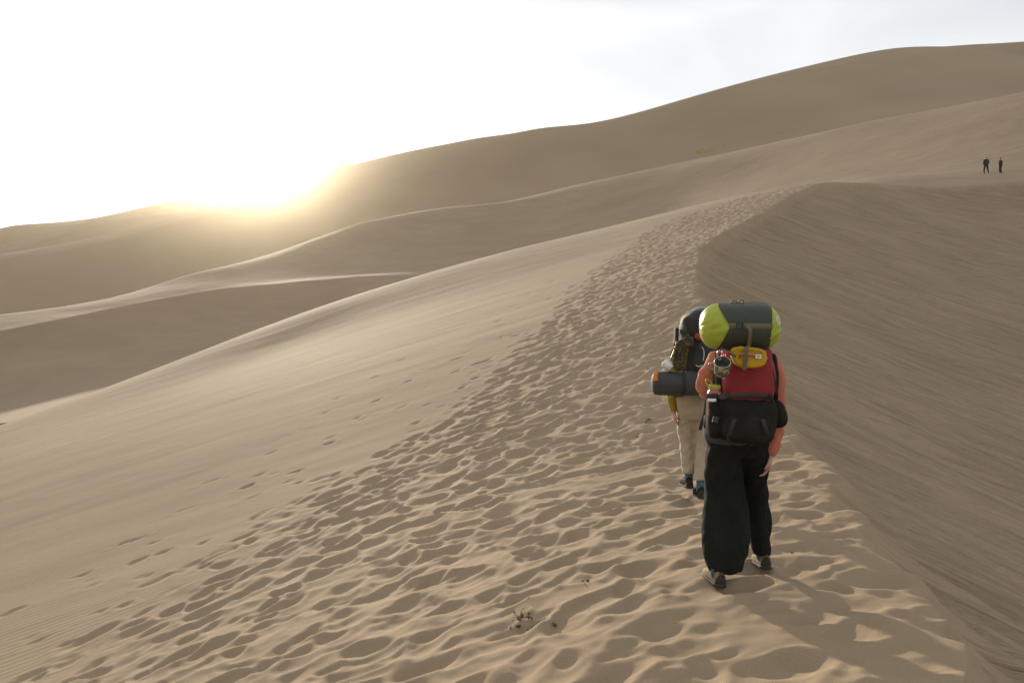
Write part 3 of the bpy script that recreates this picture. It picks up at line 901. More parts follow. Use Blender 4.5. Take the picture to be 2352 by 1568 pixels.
# coral shirt
s = MB()
s.loft([(P(1694, 1000, 4.98), 0.185, 0.135), (P(1694, 960, 4.985), 0.180, 0.13), (P(1696, 900, 5.00), 0.178, 0.13), (P(1700, 850, 5.02), 0.195, 0.135),
        (P(1703, 822, 5.03), 0.190, 0.118), (P(1703, 806, 5.035), 0.145, 0.098), (P(1702, 798, 5.04), 0.075, 0.07)])
s.limb([aL[0] + Vector((0.03, 0, -0.02)), aL[0], P(1632, 860, 4.99), P(1623, 893, 4.97), P(1630, 897, 5.08), aL[4]], [0.075, 0.080, 0.076, 0.068, 0.056, 0.040])
s.limb([aR[0] + Vector((-0.03, 0, -0.02)), aR[0], P(1776, 866, 5.0), P(1781, 920, 4.98), P(1779, 985, 4.96), P(1772, 1034, 4.95)], [0.075, 0.080, 0.074, 0.066, 0.055, 0.044])
shirt = s.build('shirt', coral_m, A, voxel=0.011, iters=5, disp=folds(0.015, 30, 4.5, 2, 0.5))
# slate layer showing under the pack
j = MB()
j.loft([(P(1694, 1024, 4.965), 0.205, 0.150), (P(1693, 1000, 4.965), 0.213, 0.158), (P(1693, 970, 4.97), 0.208, 0.155), (P(1694, 940, 4.98), 0.19, 0.142)], 36)
j.build('jacket_hem', slate_m, A, sub=2, disp=folds(0.010, 13, 5, 5, 0.6))

# wide black trousers
def hems(co):
    """cut both trouser legs off cleanly at the hem"""
    left = co[:, 0] < P(1712, 1290, 5.0).x
    zl = P(1668, 1309, 4.90).z + 0.015 * (co[:, 0] - P(1668, 1309, 4.90).x) / 0.1; zr = P(1750, 1270, 5.17).z
    lim = np.where(left, zl, zr); co[:, 2] = np.maximum(co[:, 2], lim + 0.004 * np.sin(co[:, 0] * 70)); return co
t = MB()
t.loft([(P(1668, 1320, 4.90), 0.100, 0.088), (P(1668, 1308, 4.90), 0.104, 0.090), (P(1667, 1298, 4.90), 0.114, 0.098), (P(1667, 1275, 4.92), 0.130, 0.112), (P(1669, 1238, 4.95), 0.147, 0.122), (P(1667, 1200, 4.98), 0.142, 0.120),
        (P(1665, 1150, 5.01), 0.131, 0.116), (P(1662, 1095, 5.00), 0.123, 0.114), (P(1661, 1050, 4.98), 0.116, 0.114), (P(1664, 1012, 4.97), 0.108, 0.118)])
t.loft([(P(1750, 1282, 5.17), 0.040, 0.052), (P(1750, 1270, 5.17), 0.042, 0.055), (P(1748, 1255, 5.17), 0.052, 0.066), (P(1744, 1225, 5.18), 0.066, 0.085), (P(1743, 1195, 5.20), 0.075, 0.095), (P(1736, 1150, 5.19), 0.082, 0.098),
        (P(1731, 1105, 5.12), 0.090, 0.103), (P(1730, 1060, 5.03), 0.102, 0.112), (P(1731, 1012, 4.97), 0.104, 0.118)])
t.loft([(P(1697, 1052, 4.985), 0.130, 0.105), (P(1695, 1035, 4.98), 0.190, 0.130), (P(1694, 1010, 4.97), 0.203, 0.140), (P(1694, 985, 4.97), 0.195, 0.138)], 30)
t.build('trousers', black_m, A, voxel=0.011, iters=4, disp=folds(0.026, 22, 1.5, 1, 0.25), post=hems)

for hp, dy in ((fL, 0), (fR, 1)):
    MB().limb([hp + Vector((0, -0.005, 0.05)), hp + Vector((0, 0, -0.0)), hp + Vector((0, 0.008, -0.02))], [0.042, 0.040, 0.036]).build('sock', teal_sock_m, A)
shoe(A, heelL + Vector((0.0, 0, -0.012)), R(5), 0.275, brown_m, darkrub_m, 0.0, 0.0, 0.112, darkrub_m)
shoe(A, heelR + Vector((0.0, 0, -0.008)), R(-3), 0.275, brown_m, darkrub_m, R(-5), 0.0, 0.112, darkrub_m)

# ------------------------------------------------------------------ the near hiker's pack
def at(org, o): return o
bp = empty('backpack', P(1702, 1012, 4.78), 'red and black trekking backpack worn by the hiker in coral', 'backpack')
def redfn(p, q):
    return Vector((q.x * (1.0 - 0.10 * max(0, p.z)), q.y * (1 + 0.08 * math.cos(p.x * 2)), q.z))
MB().blob(P(1714, 865, 4.79), (0.155, 0.125, 0.215), 4.2, 48, 30, None, redfn).build('main_compartment', packred_m, bp, disp=folds(0.014, 12, 8, 3, 0.6))
def lowfn(p, q):
    return Vector((q.x * (1 + 0.05 * math.sin(3 * p.z)), q.y, q.z - 0.012 * p.x))
MB().blob(P(1704, 962, 4.76), (0.187, 0.135, 0.136), 4.4, 48, 26, None, lowfn).build('lower_compartment', packblack_m, bp, disp=folds(0.020, 13, 11, 6, 0.9))
MB().blob(P(1640, 957, 4.72), (0.047, 0.075, 0.135), 3.2, 24, 20).build('side_pocket', packblack_m, bp, disp=folds(0.012, 26, 14, 8, 0.6))
MB().blob(P(1706, 982, 4.64), (0.125, 0.03, 0.072), 3.0, 32, 16).build('front_pocket', packblack_m, bp, disp=folds(0.013, 17, 15, 9, 0.7))
hb = MB().blob(P(1783, 950, 4.80), (0.052, 0.10, 0.085), 2.6, 20, 14, Euler((0, R(-14), 0)).to_matrix())
hb.build('hip_pad', packblack_m, bp, disp=folds(0.006, 24, 18, 4, 0.4))
for c_, r_ in ((P(1772, 872, 4.86), (0.030, 0.085, 0.165)), (P(1652, 868, 4.86), (0.026, 0.085, 0.150))):
    MB().blob(c_, r_, 3.0, 20, 20).build('side_panel', packblack_m, bp, disp=folds(0.010, 24, 10, 4, 0.6))
# webbing
def front(u, v, d=4.62): return P(u, v, d)
MB().ribbon(smooth_path([front(1622, 911, 4.66), front(1640, 909, 4.625), front(1680, 909, 4.612), front(1725, 908, 4.615), front(1752, 909, 4.64), front(1766, 911, 4.68)]), 0.030, 0.004, (0, 0, 1)).build('compression_strap', darkstrap_m, bp)
bk = MB(); bk.box(front(1660, 909, 4.606), (0.040, 0.012, 0.034)); bk.box(front(1652, 909, 4.603), (0.010, 0.012, 0.026)); bk.box(front(1670, 909, 4.603), (0.008, 0.010, 0.022))
bk.build('buckle', plastic_m, bp, smooth=False, bevel=0.002)
MB().ribbon([front(1625, 918, 4.632), front(1636, 919, 4.622), front(1645, 918, 4.618)], 0.018, 0.003, (0, 0, 1)).build('grey_label', white_m, bp)
for pts, w in (([front(1688, 962, 4.602), front(1682, 978, 4.598), front(1675, 1000, 4.62), front(1673, 1016, 4.68)], 0.026), ([front(1752, 962, 4.61), front(1757, 980, 4.60), front(1763, 1000, 4.63), front(1768, 1012, 4.70)], 0.026),
               ([front(1766, 815, 4.70), front(1772, 850, 4.68), front(1779, 880, 4.69), front(1783, 905, 4.72)], 0.022), ([front(1768, 905, 4.66), front(1776, 925, 4.68), front(1783, 945, 4.70)], 0.022),
               ([front(1646, 808, 4.75), front(1646, 850, 4.72), front(1648, 900, 4.68)], 0.020)):
    MB().ribbon(smooth_path(pts), w, 0.004, (1, 0, 0)).build('strap', darkstrap_m, bp)
MB().box(front(1643, 963, 4.635), (0.032, 0.016, 0.036), Euler((0, R(12), 0)).to_matrix()).build('side_buckle', plastic_m, bp, smooth=False, bevel=0.003)
for sg, pts in ((-1, [P(1668, 806, 4.92), P(1662, 800, 5.02), P(1664, 820, 5.14), P(1668, 870, 5.17), P(1660, 930, 5.10), P(1650, 960, 4.92)]), (1, [P(1742, 806, 4.92), P(1748, 800, 5.02), P(1744, 820, 5.15), P(1740, 870, 5.17), P(1752, 930, 5.10), P(1766, 960, 4.92)])):
    MB().ribbon(smooth_path(pts), 0.055, 0.014, (1, 0, 0)).build('shoulder_strap', packblack_m, bp)
MB().ribbon(smooth_path([P(1640, 962, 4.85), P(1618, 968, 4.97), P(1650, 975, 5.14), P(1694, 978, 5.17), P(1745, 975, 5.14), P(1783, 962, 4.98), P(1778, 955, 4.86)]), 0.07, 0.012, (0, 0, 1)).build('hip_belt', packblack_m, bp)

# ------------------------------------------------------------------ stuffed sleeping bag on top
BC = P(1698, 750, 4.74); BR = 0.137; BHL = 0.232
sb = empty('sleeping_bag', BC - Vector((0, 0, BR)), 'plump lime green and dark olive sleeping bag strapped across the top of the red pack', 'sleeping bag')
BROT = Euler((0, R(0.8), R(-5))).to_matrix()
def bag_r(a):
    x = abs(a) / BHL
    r_ = (1 - x ** 4.4) ** (1 / 2.5) if x < 1 else 0.0
    return BR * r_ * (1.0 - 0.03 * math.cos(a * 20))
def bag_p(a, th, off=0.0):
    """th: 0 faces the camera, 90 degrees is up"""
    pinch = 1 - 0.045 * math.exp(-(th / 0.16) ** 2) * max(0, 1 - (abs(a) / (BHL * 0.75)) ** 4)
    r_ = (bag_r(a) + off) * pinch
    v_ = Vector((a, -math.cos(th) * r_, math.sin(th) * r_))
    return BC + BROT @ v_
rows = []
for i in range(57):
    a = -BHL * math.cos(math.pi * i / 56)
    a = max(-BHL + 0.0004, min(BHL - 0.0004, a))
    rows.append([bag_p(a, 2 * math.pi * k / 64) for k in range(64)])
def bagfold(co):
    x, y, z = co[:, 0], co[:, 1], co[:, 2] - BR
    th = np.arctan2(z, -y)
    w = np.clip((np.abs(x) - 0.085) / 0.07, 0, 1)
    return w * np.exp(-((th + 0.25) / 0.75) ** 2) * 0.030 * fbm(th * 7.5 + 0.8 * x * 30 * np.sign(th), x * 7 + 4, 2) + w * 0.006 * fbm(th * 4 + 20, x * 9, 2) + 0.003 * fbm(x * 18 + 5, th * 3, 2)
MB().grid(rows).build('lime_shell', lime_m, sb, disp=bagfold)
def panel(name, t0, t1, left, right, mat, off=0.006):
    n_ = 20; rows = []
    for i in range(n_ + 1):
        th = t0 + (t1 - t0) * i / n_
        f_ = i / n_
        al, ar = left(f_), right(f_)
        rows.append([bag_p(al + (ar - al) * k / 30, th, off) for k in range(31)])
    back = [[bag_p(left(i / n_) + (right(i / n_) - left(i / n_)) * k / 30, t0 + (t1 - t0) * i / n_, -0.004) for k in range(31)] for i in range(n_ + 1)]
    m_ = MB(); m_.grid(rows, wrap=False); m_.grid(back[::-1], wrap=False)
    return m_.build(name, mat, sb)
panel('upper_cover', 0.05, 1.95, lambda f: -0.078 - 0.056 * math.sin(min(1, f * 1.12) * math.pi * 0.85) ** 0.8, lambda f: 0.158 + 0.016 * math.sin(f * 1.6) - 0.02 * max(0, f - 0.55), bagdark_m)
panel('lower_cover', -0.05, -1.9, lambda f: -0.080 - 0.056 * math.sin(min(1, f * 1.3) * math.pi * 0.5), lambda f: 0.154 + 0.006 * math.sin(f * math.pi * 0.5), bagdark_m)
MB().ribbon([bag_p(a, 0.0, 0.0085) for a in np.linspace(-0.082, 0.160, 14)], 0.036, 0.004, (0, 0, 1)).build('band', strap_m, sb)
bk = MB(); bk.box(bag_p(-0.028, 0.0, 0.013), (0.032, 0.010, 0.036)); bk.box(bag_p(-0.005, 0.0, 0.013), (0.010, 0.010, 0.036))
bk.build('buckle', plastic_m, sb, smooth=False, bevel=0.002)
MB().ribbon(smooth_path([bag_p(0.018, 0.02, 0.014), bag_p(0.034, -0.18, 0.018), bag_p(0.036, -0.5, 0.012), bag_p(0.034, -0.85, 0.022), P(1713, 800, 4.555), P(1713, 812, 4.545), P(1712, 828, 4.55), P(1709, 850, 4.565)]), 0.024, 0.003, (1, 0, 0)).build('hanging_strap', strap_m, sb)
MB().ribbon(smooth_path([bag_p(-0.055, 1.55, 0.004), bag_p(-0.045, 1.55, 0.016), bag_p(-0.028, 1.5, 0.018), bag_p(-0.015, 1.5, 0.010), bag_p(-0.004, 1.5, 0.022), bag_p(0.012, 1.5, 0.026), bag_p(0.020, 1.5, 0.010)]), 0.022, 0.004, (0, 1, 0)).build('top_loop', strap_m, sb)
MB().tube([bag_p(-0.06 + 0.22 * k / 14, 1.45, 0.005) for k in range(15)], 0.0035, 8).build('seam_cord', darkstrap_m, sb)
# round emblem near the right end
eA, eT = 0.203, 0.36
def em(x, y): return bag_p(eA + x * 0.5, eT + y / BR * 1.15, 0.0045)
emb = MB()
loop = [em(0.024 * math.cos(t) * (1 + 0.1 * math.cos(2 * t)), 0.032 * math.sin(t)) for t in np.linspace(0.5, 2 * math.pi + 0.1, 28)]
emb.tube(loop, 0.0026, 6)
emb.tube([em(*p_) for p_ in ((0.010, 0.018), (-0.002, 0.021), (-0.010, 0.014), (-0.004, 0.005), (0.008, -0.002), (0.009, -0.011), (0.0, -0.017), (-0.011, -0.013))], 0.0026, 6)
emb.build('emblem', white_m, sb)

# ------------------------------------------------------------------ mustard waist pack
WC = P(1718, 820, 4.615)
wp = empty('waist_pack', P(1718, 842, 4.615), 'small mustard yellow waist pack with pink zip strapped under the sleeping bag', 'waist pack')
def wfn(p, q):
    taper = 1.0 - 0.30 * max(0, -p.z) ** 1.3 - 0.06 * max(0, p.z)
    return Vector((q.x * taper - 0.010 * p.z + 0.004, q.y * (1 - 0.25 * p.z), q.z + 0.012 * p.x * (0.2 - p.z * 0.4)))
wb_ = MB().blob(WC, (0.104, 0.046, 0.058), 4.6, 48, 26, Euler((R(8), R(3), 0)).to_matrix(), wfn)
wbody = wb_.build('pouch', yellow_m, wp, disp=folds(0.005, 26, 30, 3, 0.5))
def wf(u, v, y=-0.050): return Vector((P(u, v, 4.565).x, WC.y + y, P(u, v, 4.565).z))
MB().tube([wf(1684, 806), wf(1692, 801, -0.047), wf(1715, 801, -0.052), wf(1740, 804, -0.052), wf(1752, 809, -0.044)], 0.0035, 8).build('piping', yellow_m, wp)
MB().ribbon([wf(1698, 813, -0.053), wf(1720, 813.5, -0.058), wf(1746, 816, -0.051)], 0.013, 0.004, (0, 0, 1)).build('zip', pink_m, wp)
MB().ribbon([wf(1699, 814, -0.056), wf(1698, 823, -0.056)], 0.005, 0.003, (1, 0, 0)).build('zip_pull', plastic_m, wp)
MB().ribbon([wf(1754, 812, -0.035), wf(1760, 818, -0.02), wf(1762, 822, 0.0)], 0.018, 0.004, (0, 0, 1)).build('end_tab', white_m, wp)
MB().ribbon([wf(1690, 818, -0.045), wf(1683, 813, -0.03), wf(1676, 808, -0.01), wf(1664, 802, 0.03)], 0.016, 0.004, (0, 0, 1)).build('belt', strap_m, wp)
lab = MB(); lab.box(wf(1740.5, 818.5, -0.060), (0.032, 0.004, 0.022), Euler((0, R(4), 0)).to_matrix())
lab_o = lab.build('patch', white_m, wp, smooth=False)
tcur = bpy.data.curves.new('txt', 'FONT'); tcur.body = 'REI'; tcur.size = 0.0150; tcur.align_x = 'CENTER'; tcur.align_y = 'CENTER'; tcur.extrude = 0.0006; tcur.offset = 0.0
tob = bpy.data.objects.new('txt', tcur); COL.objects.link(tob)
tme = bpy.data.meshes.new_from_object(tob.evaluated_get(bpy.context.evaluated_depsgraph_get()))
bpy.data.objects.remove(tob, do_unlink=True)
tme.materials.clear(); tme.materials.append(ink_m); tme.name = 'lettering'
let = bpy.data.objects.new('lettering', tme); COL.objects.link(let); let.parent = lab_o
let.location = wf(1740.5, 818.5, -0.0632) - wp.location; let.rotation_euler = (R(90), R(4), 0)

# ------------------------------------------------------------------ mug, bottle, key ring
MC = P(1659.5, 831, 4.56)
mug = empty('mug', P(1652, 862, 4.60), 'camouflage patterned camping mug hanging open end up on the red pack', 'mug')
MR = Euler((R(44), R(-10), 0)).to_matrix()
def ring(r_, z, n=36): return [MC + MR @ Vector((math.cos(2 * math.pi * k / n) * r_, math.sin(2 * math.pi * k / n) * r_, z)) for k in range(n)]
MB().grid([ring(0.041, -0.088), ring(0.0435, -0.085), ring(0.0445, -0.05), ring(0.0455, -0.02), ring(0.0462, 0.0)], True, True, False).build('cup', mug_m, mug)
MB().grid([ring(0.0445, 0.0), ring(0.0435, -0.05), ring(0.0425, -0.078), ring(0.030, -0.080)], True, False, True).build('inside', muginner_m, mug)
MB().tube([MC + MR @ Vector((math.cos(2 * math.pi * k / 36) * 0.0455, math.sin(2 * math.pi * k / 36) * 0.0455, 0)) for k in range(37)], 0.0022, 8).build('rim', metal_m, mug)
MB().tube([MC + MR @ Vector((math.cos(2 * math.pi * k / 24) * 0.0305, math.sin(2 * math.pi * k / 24) * 0.0305, -0.079)) for k in range(25)], 0.0018, 6).build('base_ring', metal_m, mug)
MB().tube(smooth_path([MC + MR @ Vector(p_) for p_ in ((-0.044, 0.012, -0.012), (-0.066, 0.02, -0.012), (-0.074, 0.022, -0.035), (-0.066, 0.02, -0.060), (-0.043, 0.012, -0.064))]), 0.0032, 8).build('handle', metal_m, mug)

bt = empty('water_bottle', P(1639, 960, 4.70), 'pink water bottle with acid yellow cap in the side pocket', 'bottle')
BX = P(1641, 895, 4.71)
def bring(r_, v_): 
    c_ = Vector((BX.x, BX.y, P(1641, v_, 4.71).z)); return [c_ + Vector((math.cos(2*math.pi*k/28) * r_, math.sin(2*math.pi*k/28) * r_, 0)) for k in range(28)]
MB().grid([bring(0.040, 958), bring(0.043, 950), bring(0.044, 915), bring(0.044, 906), bring(0.040, 900), bring(0.031, 895), bring(0.030, 892)]).build('bottle_body', pinkbottle_m, bt)
MB().grid([bring(0.034, 894), bring(0.035, 893), bring(0.035, 885), bring(0.033, 883.5), bring(0.015, 883)]).build('cap', acid_m, bt)
MB().tube(smooth_path([Vector((BX.x - 0.02, BX.y - 0.03, P(1641, 890, 4.7).z)), P(1625, 884, 4.68), P(1621, 876, 4.68), P(1624, 871, 4.68), P(1631, 874, 4.69), P(1636, 882, 4.70), P(1638, 886, 4.71)]), 0.0045, 8).build('cap_loop', acid_m, bt)

kr = empty('key_cord', P(1664, 818, 4.60), 'bright pink cord tassel with small carabiner beside the mug', 'cord')
kc = P(1664, 811, 4.615)
km = MB()
for k in range(9):
    a = k * 0.7
    km.tube(smooth_path([kc + Vector((0.004 * math.cos(a), 0, 0.012)), kc + Vector((0.016 * math.cos(a), -0.008 + 0.012 * math.sin(a), 0)), kc + Vector((0.020 * math.cos(a + .4), -0.004 + 0.01 * math.sin(a), -0.020))], 3), 0.0032, 6)
km.build('tassel', fabric('hot_pink_cord', (0.62, 0.045, 0.11), 0.8, 0.1, 90, 0.001, 0.1), kr)
MB().tube([P(1652, 815, 4.60) + Vector((math.cos(t) * 0.013, 0.0, math.sin(t) * 0.028)) for t in np.linspace(0, 2 * math.pi, 20)], 0.003, 8).build('carabiner', metal_m, kr)

# ------------------------------------------------------------------ the second hiker, a few steps ahead
beige_m = fabric('beige_canvas', (0.36, 0.295, 0.205), 0.9, 0.08, 130, 0.001, 0.2)
olive_y_m = fabric('ochre_sleeve', (0.30, 0.20, 0.015), 0.85, 0.12, 100, 0.001, 0.2)
teal_m = fabric('teal_beanie', (0.018, 0.16, 0.22), 0.95, 0.15, 200, 0.002, 0.3)
teal2_m = fabric('teal_sock', (0.05, 0.12, 0.13), 0.9, 0.15, 160, 0.001, 0.2)
bpack_m = fabric('graphite_nylon', (0.030, 0.029, 0.024), 0.7, 0.25, 130, 0.0014, 0.05)
padfoam_m = fabric('grey_pad_cover', (0.050, 0.050, 0.047), 0.75, 0.18, 100, 0.0012, 0.05)
orange_m = fabric('orange_foam', (0.50, 0.16, 0.03), 0.8, 0.1, 90, 0.001, 0.0)
rope_m = fabric('flecked_rope', (0.08, 0.09, 0.05), 0.9, 0.2, 60, 0.002, 0.0,
                pattern=(95.0, [(0.020, 0.055, 0.035), (0.045, 0.045, 0.02), (0.015, 0.045, 0.032), (0.24, 0.085, 0.02), (0.03, 0.05, 0.03), (0.10, 0.085, 0.025), (0.02, 0.05, 0.03), (0.14, 0.035, 0.03), (0.02, 0.06, 0.04)]))
greywhite_m = fabric('speckled_enamel', (0.62, 0.62, 0.60), 0.4, 0.05, 60, 0.0002, 0.0, pattern=(420.0, [(0.70, 0.70, 0.68)] * 5 + [(0.25, 0.25, 0.24)]), spec=0.5)
redstuff_m = fabric('red_bundle', (0.34, 0.035, 0.028), 0.75, 0.1, 80, 0.001, 0.1)
reflect_m = fabric('reflective_trim', (0.55, 0.55, 0.52), 0.4, 0.05, 80, 0.0, 0.0)

BBASE = Vector((1.66, 7.22, ground_z(1.66, 7.22)))
B = empty('person', BBASE, 'hiker in beige trousers and teal beanie walking ahead behind a graphite pack', 'person')
b = MB()
b.loft([(P(1600, 945, 7.30), 0.11, 0.085), (P(1600, 915, 7.30), 0.155, 0.105), (P(1602, 880, 7.31), 0.145, 0.10), (P(1604, 840, 7.33), 0.155, 0.11), (P(1607, 805, 7.35), 0.17, 0.115), (P(1609, 780, 7.36), 0.16, 0.09), (P(1609, 768, 7.37), 0.07, 0.06)])
hb2 = P(1609, 736, 7.44)
b.limb([P(1609, 782, 7.37), P(1609, 745, 7.42)], [0.06, 0.052])
head(b, hb2, 0.225, Vector((0.05, 1, 0.05)))
aL = [P(1568, 790, 7.36), P(1553, 830, 7.34), P(1545, 872, 7.30), P(1543, 915, 7.33), P(1547, 945, 7.36)]
aR = [P(1650, 790, 7.36), P(1664, 830, 7.34), P(1670, 875, 7.32), P(1668, 915, 7.36), P(1664, 945, 7.40)]
b.limb(aL, [0.048, 0.040, 0.034, 0.029, 0.025]); b.limb(aR, [0.048, 0.040, 0.034, 0.029, 0.025])
hand(b, aL[-1], Vector((0.18, 0.1, -0.95)), Vector((0.95, 0, 0.1)), 0.175, 0.4, 1)
hand(b, aR[-1], Vector((-0.15, 0.1, -0.95)), Vector((-0.95, 0, 0.1)), 0.175, 0.4, -1)
hL, kL, fL = P(1577, 930, 7.30), P(1576, 1020, 7.45), P(1582, 1098, 7.42)
hR, kR, fR = P(1622, 930, 7.30), P(1615, 1025, 7.32), P(1609, 1120, 7.22)
b.limb([hL, kL, fL], [0.062, 0.044, 0.034]); b.limb([hR, kR, fR], [0.062, 0.044, 0.034])
heelL = fL + Vector((0.0, -0.06, -0.085)); heelR = fR + Vector((0.0, -0.06, -0.090))
b.limb([fL, heelL + Vector((0, 0.07, 0.045)), heelL + Vector((0, 0.15, 0.034))], [0.033, 0.024, 0.010])
b.limb([fR, heelR + Vector((0, 0.07, 0.045)), heelR + Vector((0, 0.15, 0.034))], [0.033, 0.024, 0.010])
b.build('body', skin_m, B, voxel=0.0075, iters=4)
eyes(B, hb2, 0.225, Vector((0.05, 1, 0.05)))
MB().blob(hb2 + Vector((0, -0.015, 0.025)), (0.084, 0.100, 0.085), 2.0, 20, 14).limb([hb2 + Vector((0, -0.07, 0)), hb2 + Vector((0, -0.08, -0.09))], [0.06, 0.045]).build('hair', hair_m, B, voxel=0.009, iters=2)
bn = MB()
rows = []
for k in range(14):
    t = k / 13 * math.pi / 2
    rows.append([hb2 + Vector((math.cos(a) * 0.094 * math.cos(t) ** 0.7 + 0.0, -0.008 + math.sin(a) * 0.112 * math.cos(t) ** 0.7, 0.040 + 0.085 * math.sin(t))) for a in [2 * math.pi * j / 32 for j in range(32)]])
bn.grid(rows).tube([hb2 + Vector((math.cos(a) * 0.094, -0.008 + math.sin(a) * 0.112, 0.040)) for a in [2 * math.pi * j / 24 for j in range(25)]], 0.012, 8)
bn.build('beanie', teal_m, B)
s = MB()
s.loft([(P(1601, 905, 7.30), 0.170, 0.115), (P(1601, 890, 7.30), 0.172, 0.12), (P(1603, 850, 7.32), 0.175, 0.125), (P(1607, 808, 7.35), 0.190, 0.13), (P(1609, 784, 7.36), 0.180, 0.108), (P(1609, 768, 7.37), 0.075, 0.068)])
s.limb([aL[0] + Vector((0.03, 0, 0)), aL[0], aL[1], aL[2], aL[3], aL[4] + Vector((0, 0, 0.02))], [0.07, 0.074, 0.066, 0.055, 0.046, 0.036])
s.limb([aR[0] - Vector((0.03, 0, 0)), aR[0], aR[1], aR[2], aR[3], aR[4] + Vector((0, 0, 0.02))], [0.07, 0.074, 0.066, 0.055, 0.046, 0.036])
s.build('shirt', olive_y_m, B, voxel=0.013, iters=4, disp=folds(0.007, 26, 6, 12, 0.6))
t = MB()
t.loft([(P(1583, 1088, 7.42), 0.064, 0.070), (P(1583, 1075, 7.42), 0.071, 0.078), (P(1581, 1050, 7.44), 0.074, 0.085), (P(1577, 1015, 7.45), 0.074, 0.09), (P(1576, 975, 7.40), 0.086, 0.098), (P(1578, 935, 7.31), 0.098, 0.112)])
t.loft([(P(1611, 1103, 7.23), 0.066, 0.072), (P(1612, 1090, 7.24), 0.072, 0.078), (P(1614, 1060, 7.28), 0.074, 0.085), (P(1616, 1020, 7.32), 0.074, 0.09), (P(1619, 975, 7.32), 0.086, 0.098), (P(1621, 935, 7.31), 0.098, 0.112)])
t.loft([(P(1600, 962, 7.31), 0.12, 0.10), (P(1600, 945, 7.30), 0.175, 0.125), (P(1600, 915, 7.30), 0.196, 0.138), (P(1601, 885, 7.30), 0.192, 0.136)], 30)
t.build('trousers', beige_m, B, voxel=0.013, iters=4, disp=folds(0.017, 22, 4, 21, 0.8))
for hp in (fL, fR):
    MB().limb([hp + Vector((0, 0, 0.055)), hp + Vector((0, 0, 0.0)), hp + Vector((0, 0.008, -0.025))], [0.040, 0.039, 0.036]).build('sock', teal2_m, B)
shoe(B, heelL, R(3), 0.27, packblack_m, darkrub_m, R(-3), 0, 0.110, darkrub_m)
shoe(B, heelR, R(-2), 0.27, packblack_m, darkrub_m, R(0), 0, 0.110, darkrub_m)
B2 = 7.10
bp2 = empty('backpack', P(1607, 905, B2), 'tall graphite trekking backpack worn by the hiker with the teal beanie', 'backpack')
def fn2(p, q): return Vector((q.x * (1 - 0.10 * p.z * p.z), q.y, q.z))
MB().blob(P(1610, 825, 7.09), (0.175, 0.13, 0.24), 3.6, 40, 26, None, fn2).build('main_compartment', bpack_m, bp2, disp=folds(0.010, 18, 12, 31, 0.5))
MB().blob(P(1607, 748, 7.08), (0.172, 0.150, 0.145), 2.7, 44, 24, Euler((0, R(-4), 0)).to_matrix(), lambda p, q: Vector((q.x, q.y, q.z + 0.02 * p.x))).build('lid', bpack_m, bp2, disp=folds(0.020, 24, 5, 33, 0.5))
MB().blob(P(1616, 822, 6.97), (0.10, 0.035, 0.14), 3.2, 30, 18).build('front_pocket', bpack_m, bp2, disp=folds(0.006, 20, 14, 35, 0.4))
MB().tube(smooth_path([P(1612, 797, 6.925), P(1616, 803, 6.922), P(1617, 815, 6.92), P(1615, 828, 6.922)]), 0.004, 6).build('reflective_piping', reflect_m, bp2)
MB().tube(smooth_path([P(1598, 838, 6.925), P(1603, 841, 6.922), P(1609, 841, 6.922), P(1613, 838, 6.925)]), 0.004, 6).build('reflective_piping', reflect_m, bp2)
for v_ in range(756, 797, 5):
    MB().blob(P(1553 - (v_ - 775) * 0.05, v_, 7.10), (0.019, 0.05, 0.013), 2.6, 14, 8, Euler((0, R(18), 0)).to_matrix()).build('side_webbing_coil', darkstrap_m, bp2)
MB().ribbon(smooth_path([P(1556, 780, 7.03), P(1549, 800, 7.01), P(1541, 818, 7.02)]), 0.035, 0.006, (0.8, 0.5, 0)).build('side_strap', darkstrap_m, bp2)
MB().ribbon(smooth_path([P(1625, 905, 7.0), P(1620, 945, 6.98), P(1613, 968, 6.98), P(1608, 987, 6.99)]), 0.032, 0.005, (1, 0.2, 0)).build('loose_strap', darkstrap_m, bp2)
MB().ribbon(smooth_path([P(1572, 735, 6.96), P(1580, 770, 6.935), P(1584, 800, 6.95)]), 0.022, 0.004, (1, 0, 0)).build('strap', darkstrap_m, bp2)
for sg, us in ((-1, (1585, 1582, 1584, 1588, 1580)), (1, (1633, 1636, 1634, 1630, 1640))):
    MB().ribbon(smooth_path([P(us[0], 785, 7.24), P(us[1], 768, 7.34), P(us[2], 785, 7.47), P(us[3], 830, 7.49), P(us[4], 885, 7.25)]), 0.055, 0.014, (1, 0, 0)).build('shoulder_strap', bpack_m, bp2)
MB().ribbon(smooth_path([P(1565, 900, 7.18), P(1550, 902, 7.30), P(1580, 905, 7.45), P(1622, 905, 7.45), P(1652, 902, 7.30), P(1640, 900, 7.18)]), 0.08, 0.012, (0, 0, 1)).build('hip_belt', bpack_m, bp2)

rb = empty('red_bundle', P(1606, 782, 6.97), 'red stuffed bundle squeezed under the lid of the graphite pack', 'bundle')
MB().blob(P(1607, 773, 6.955), (0.048, 0.045, 0.034), 2.4, 24, 14).build('bundle', redstuff_m, rb, disp=folds(0.006, 30, 30, 3, 0.3))

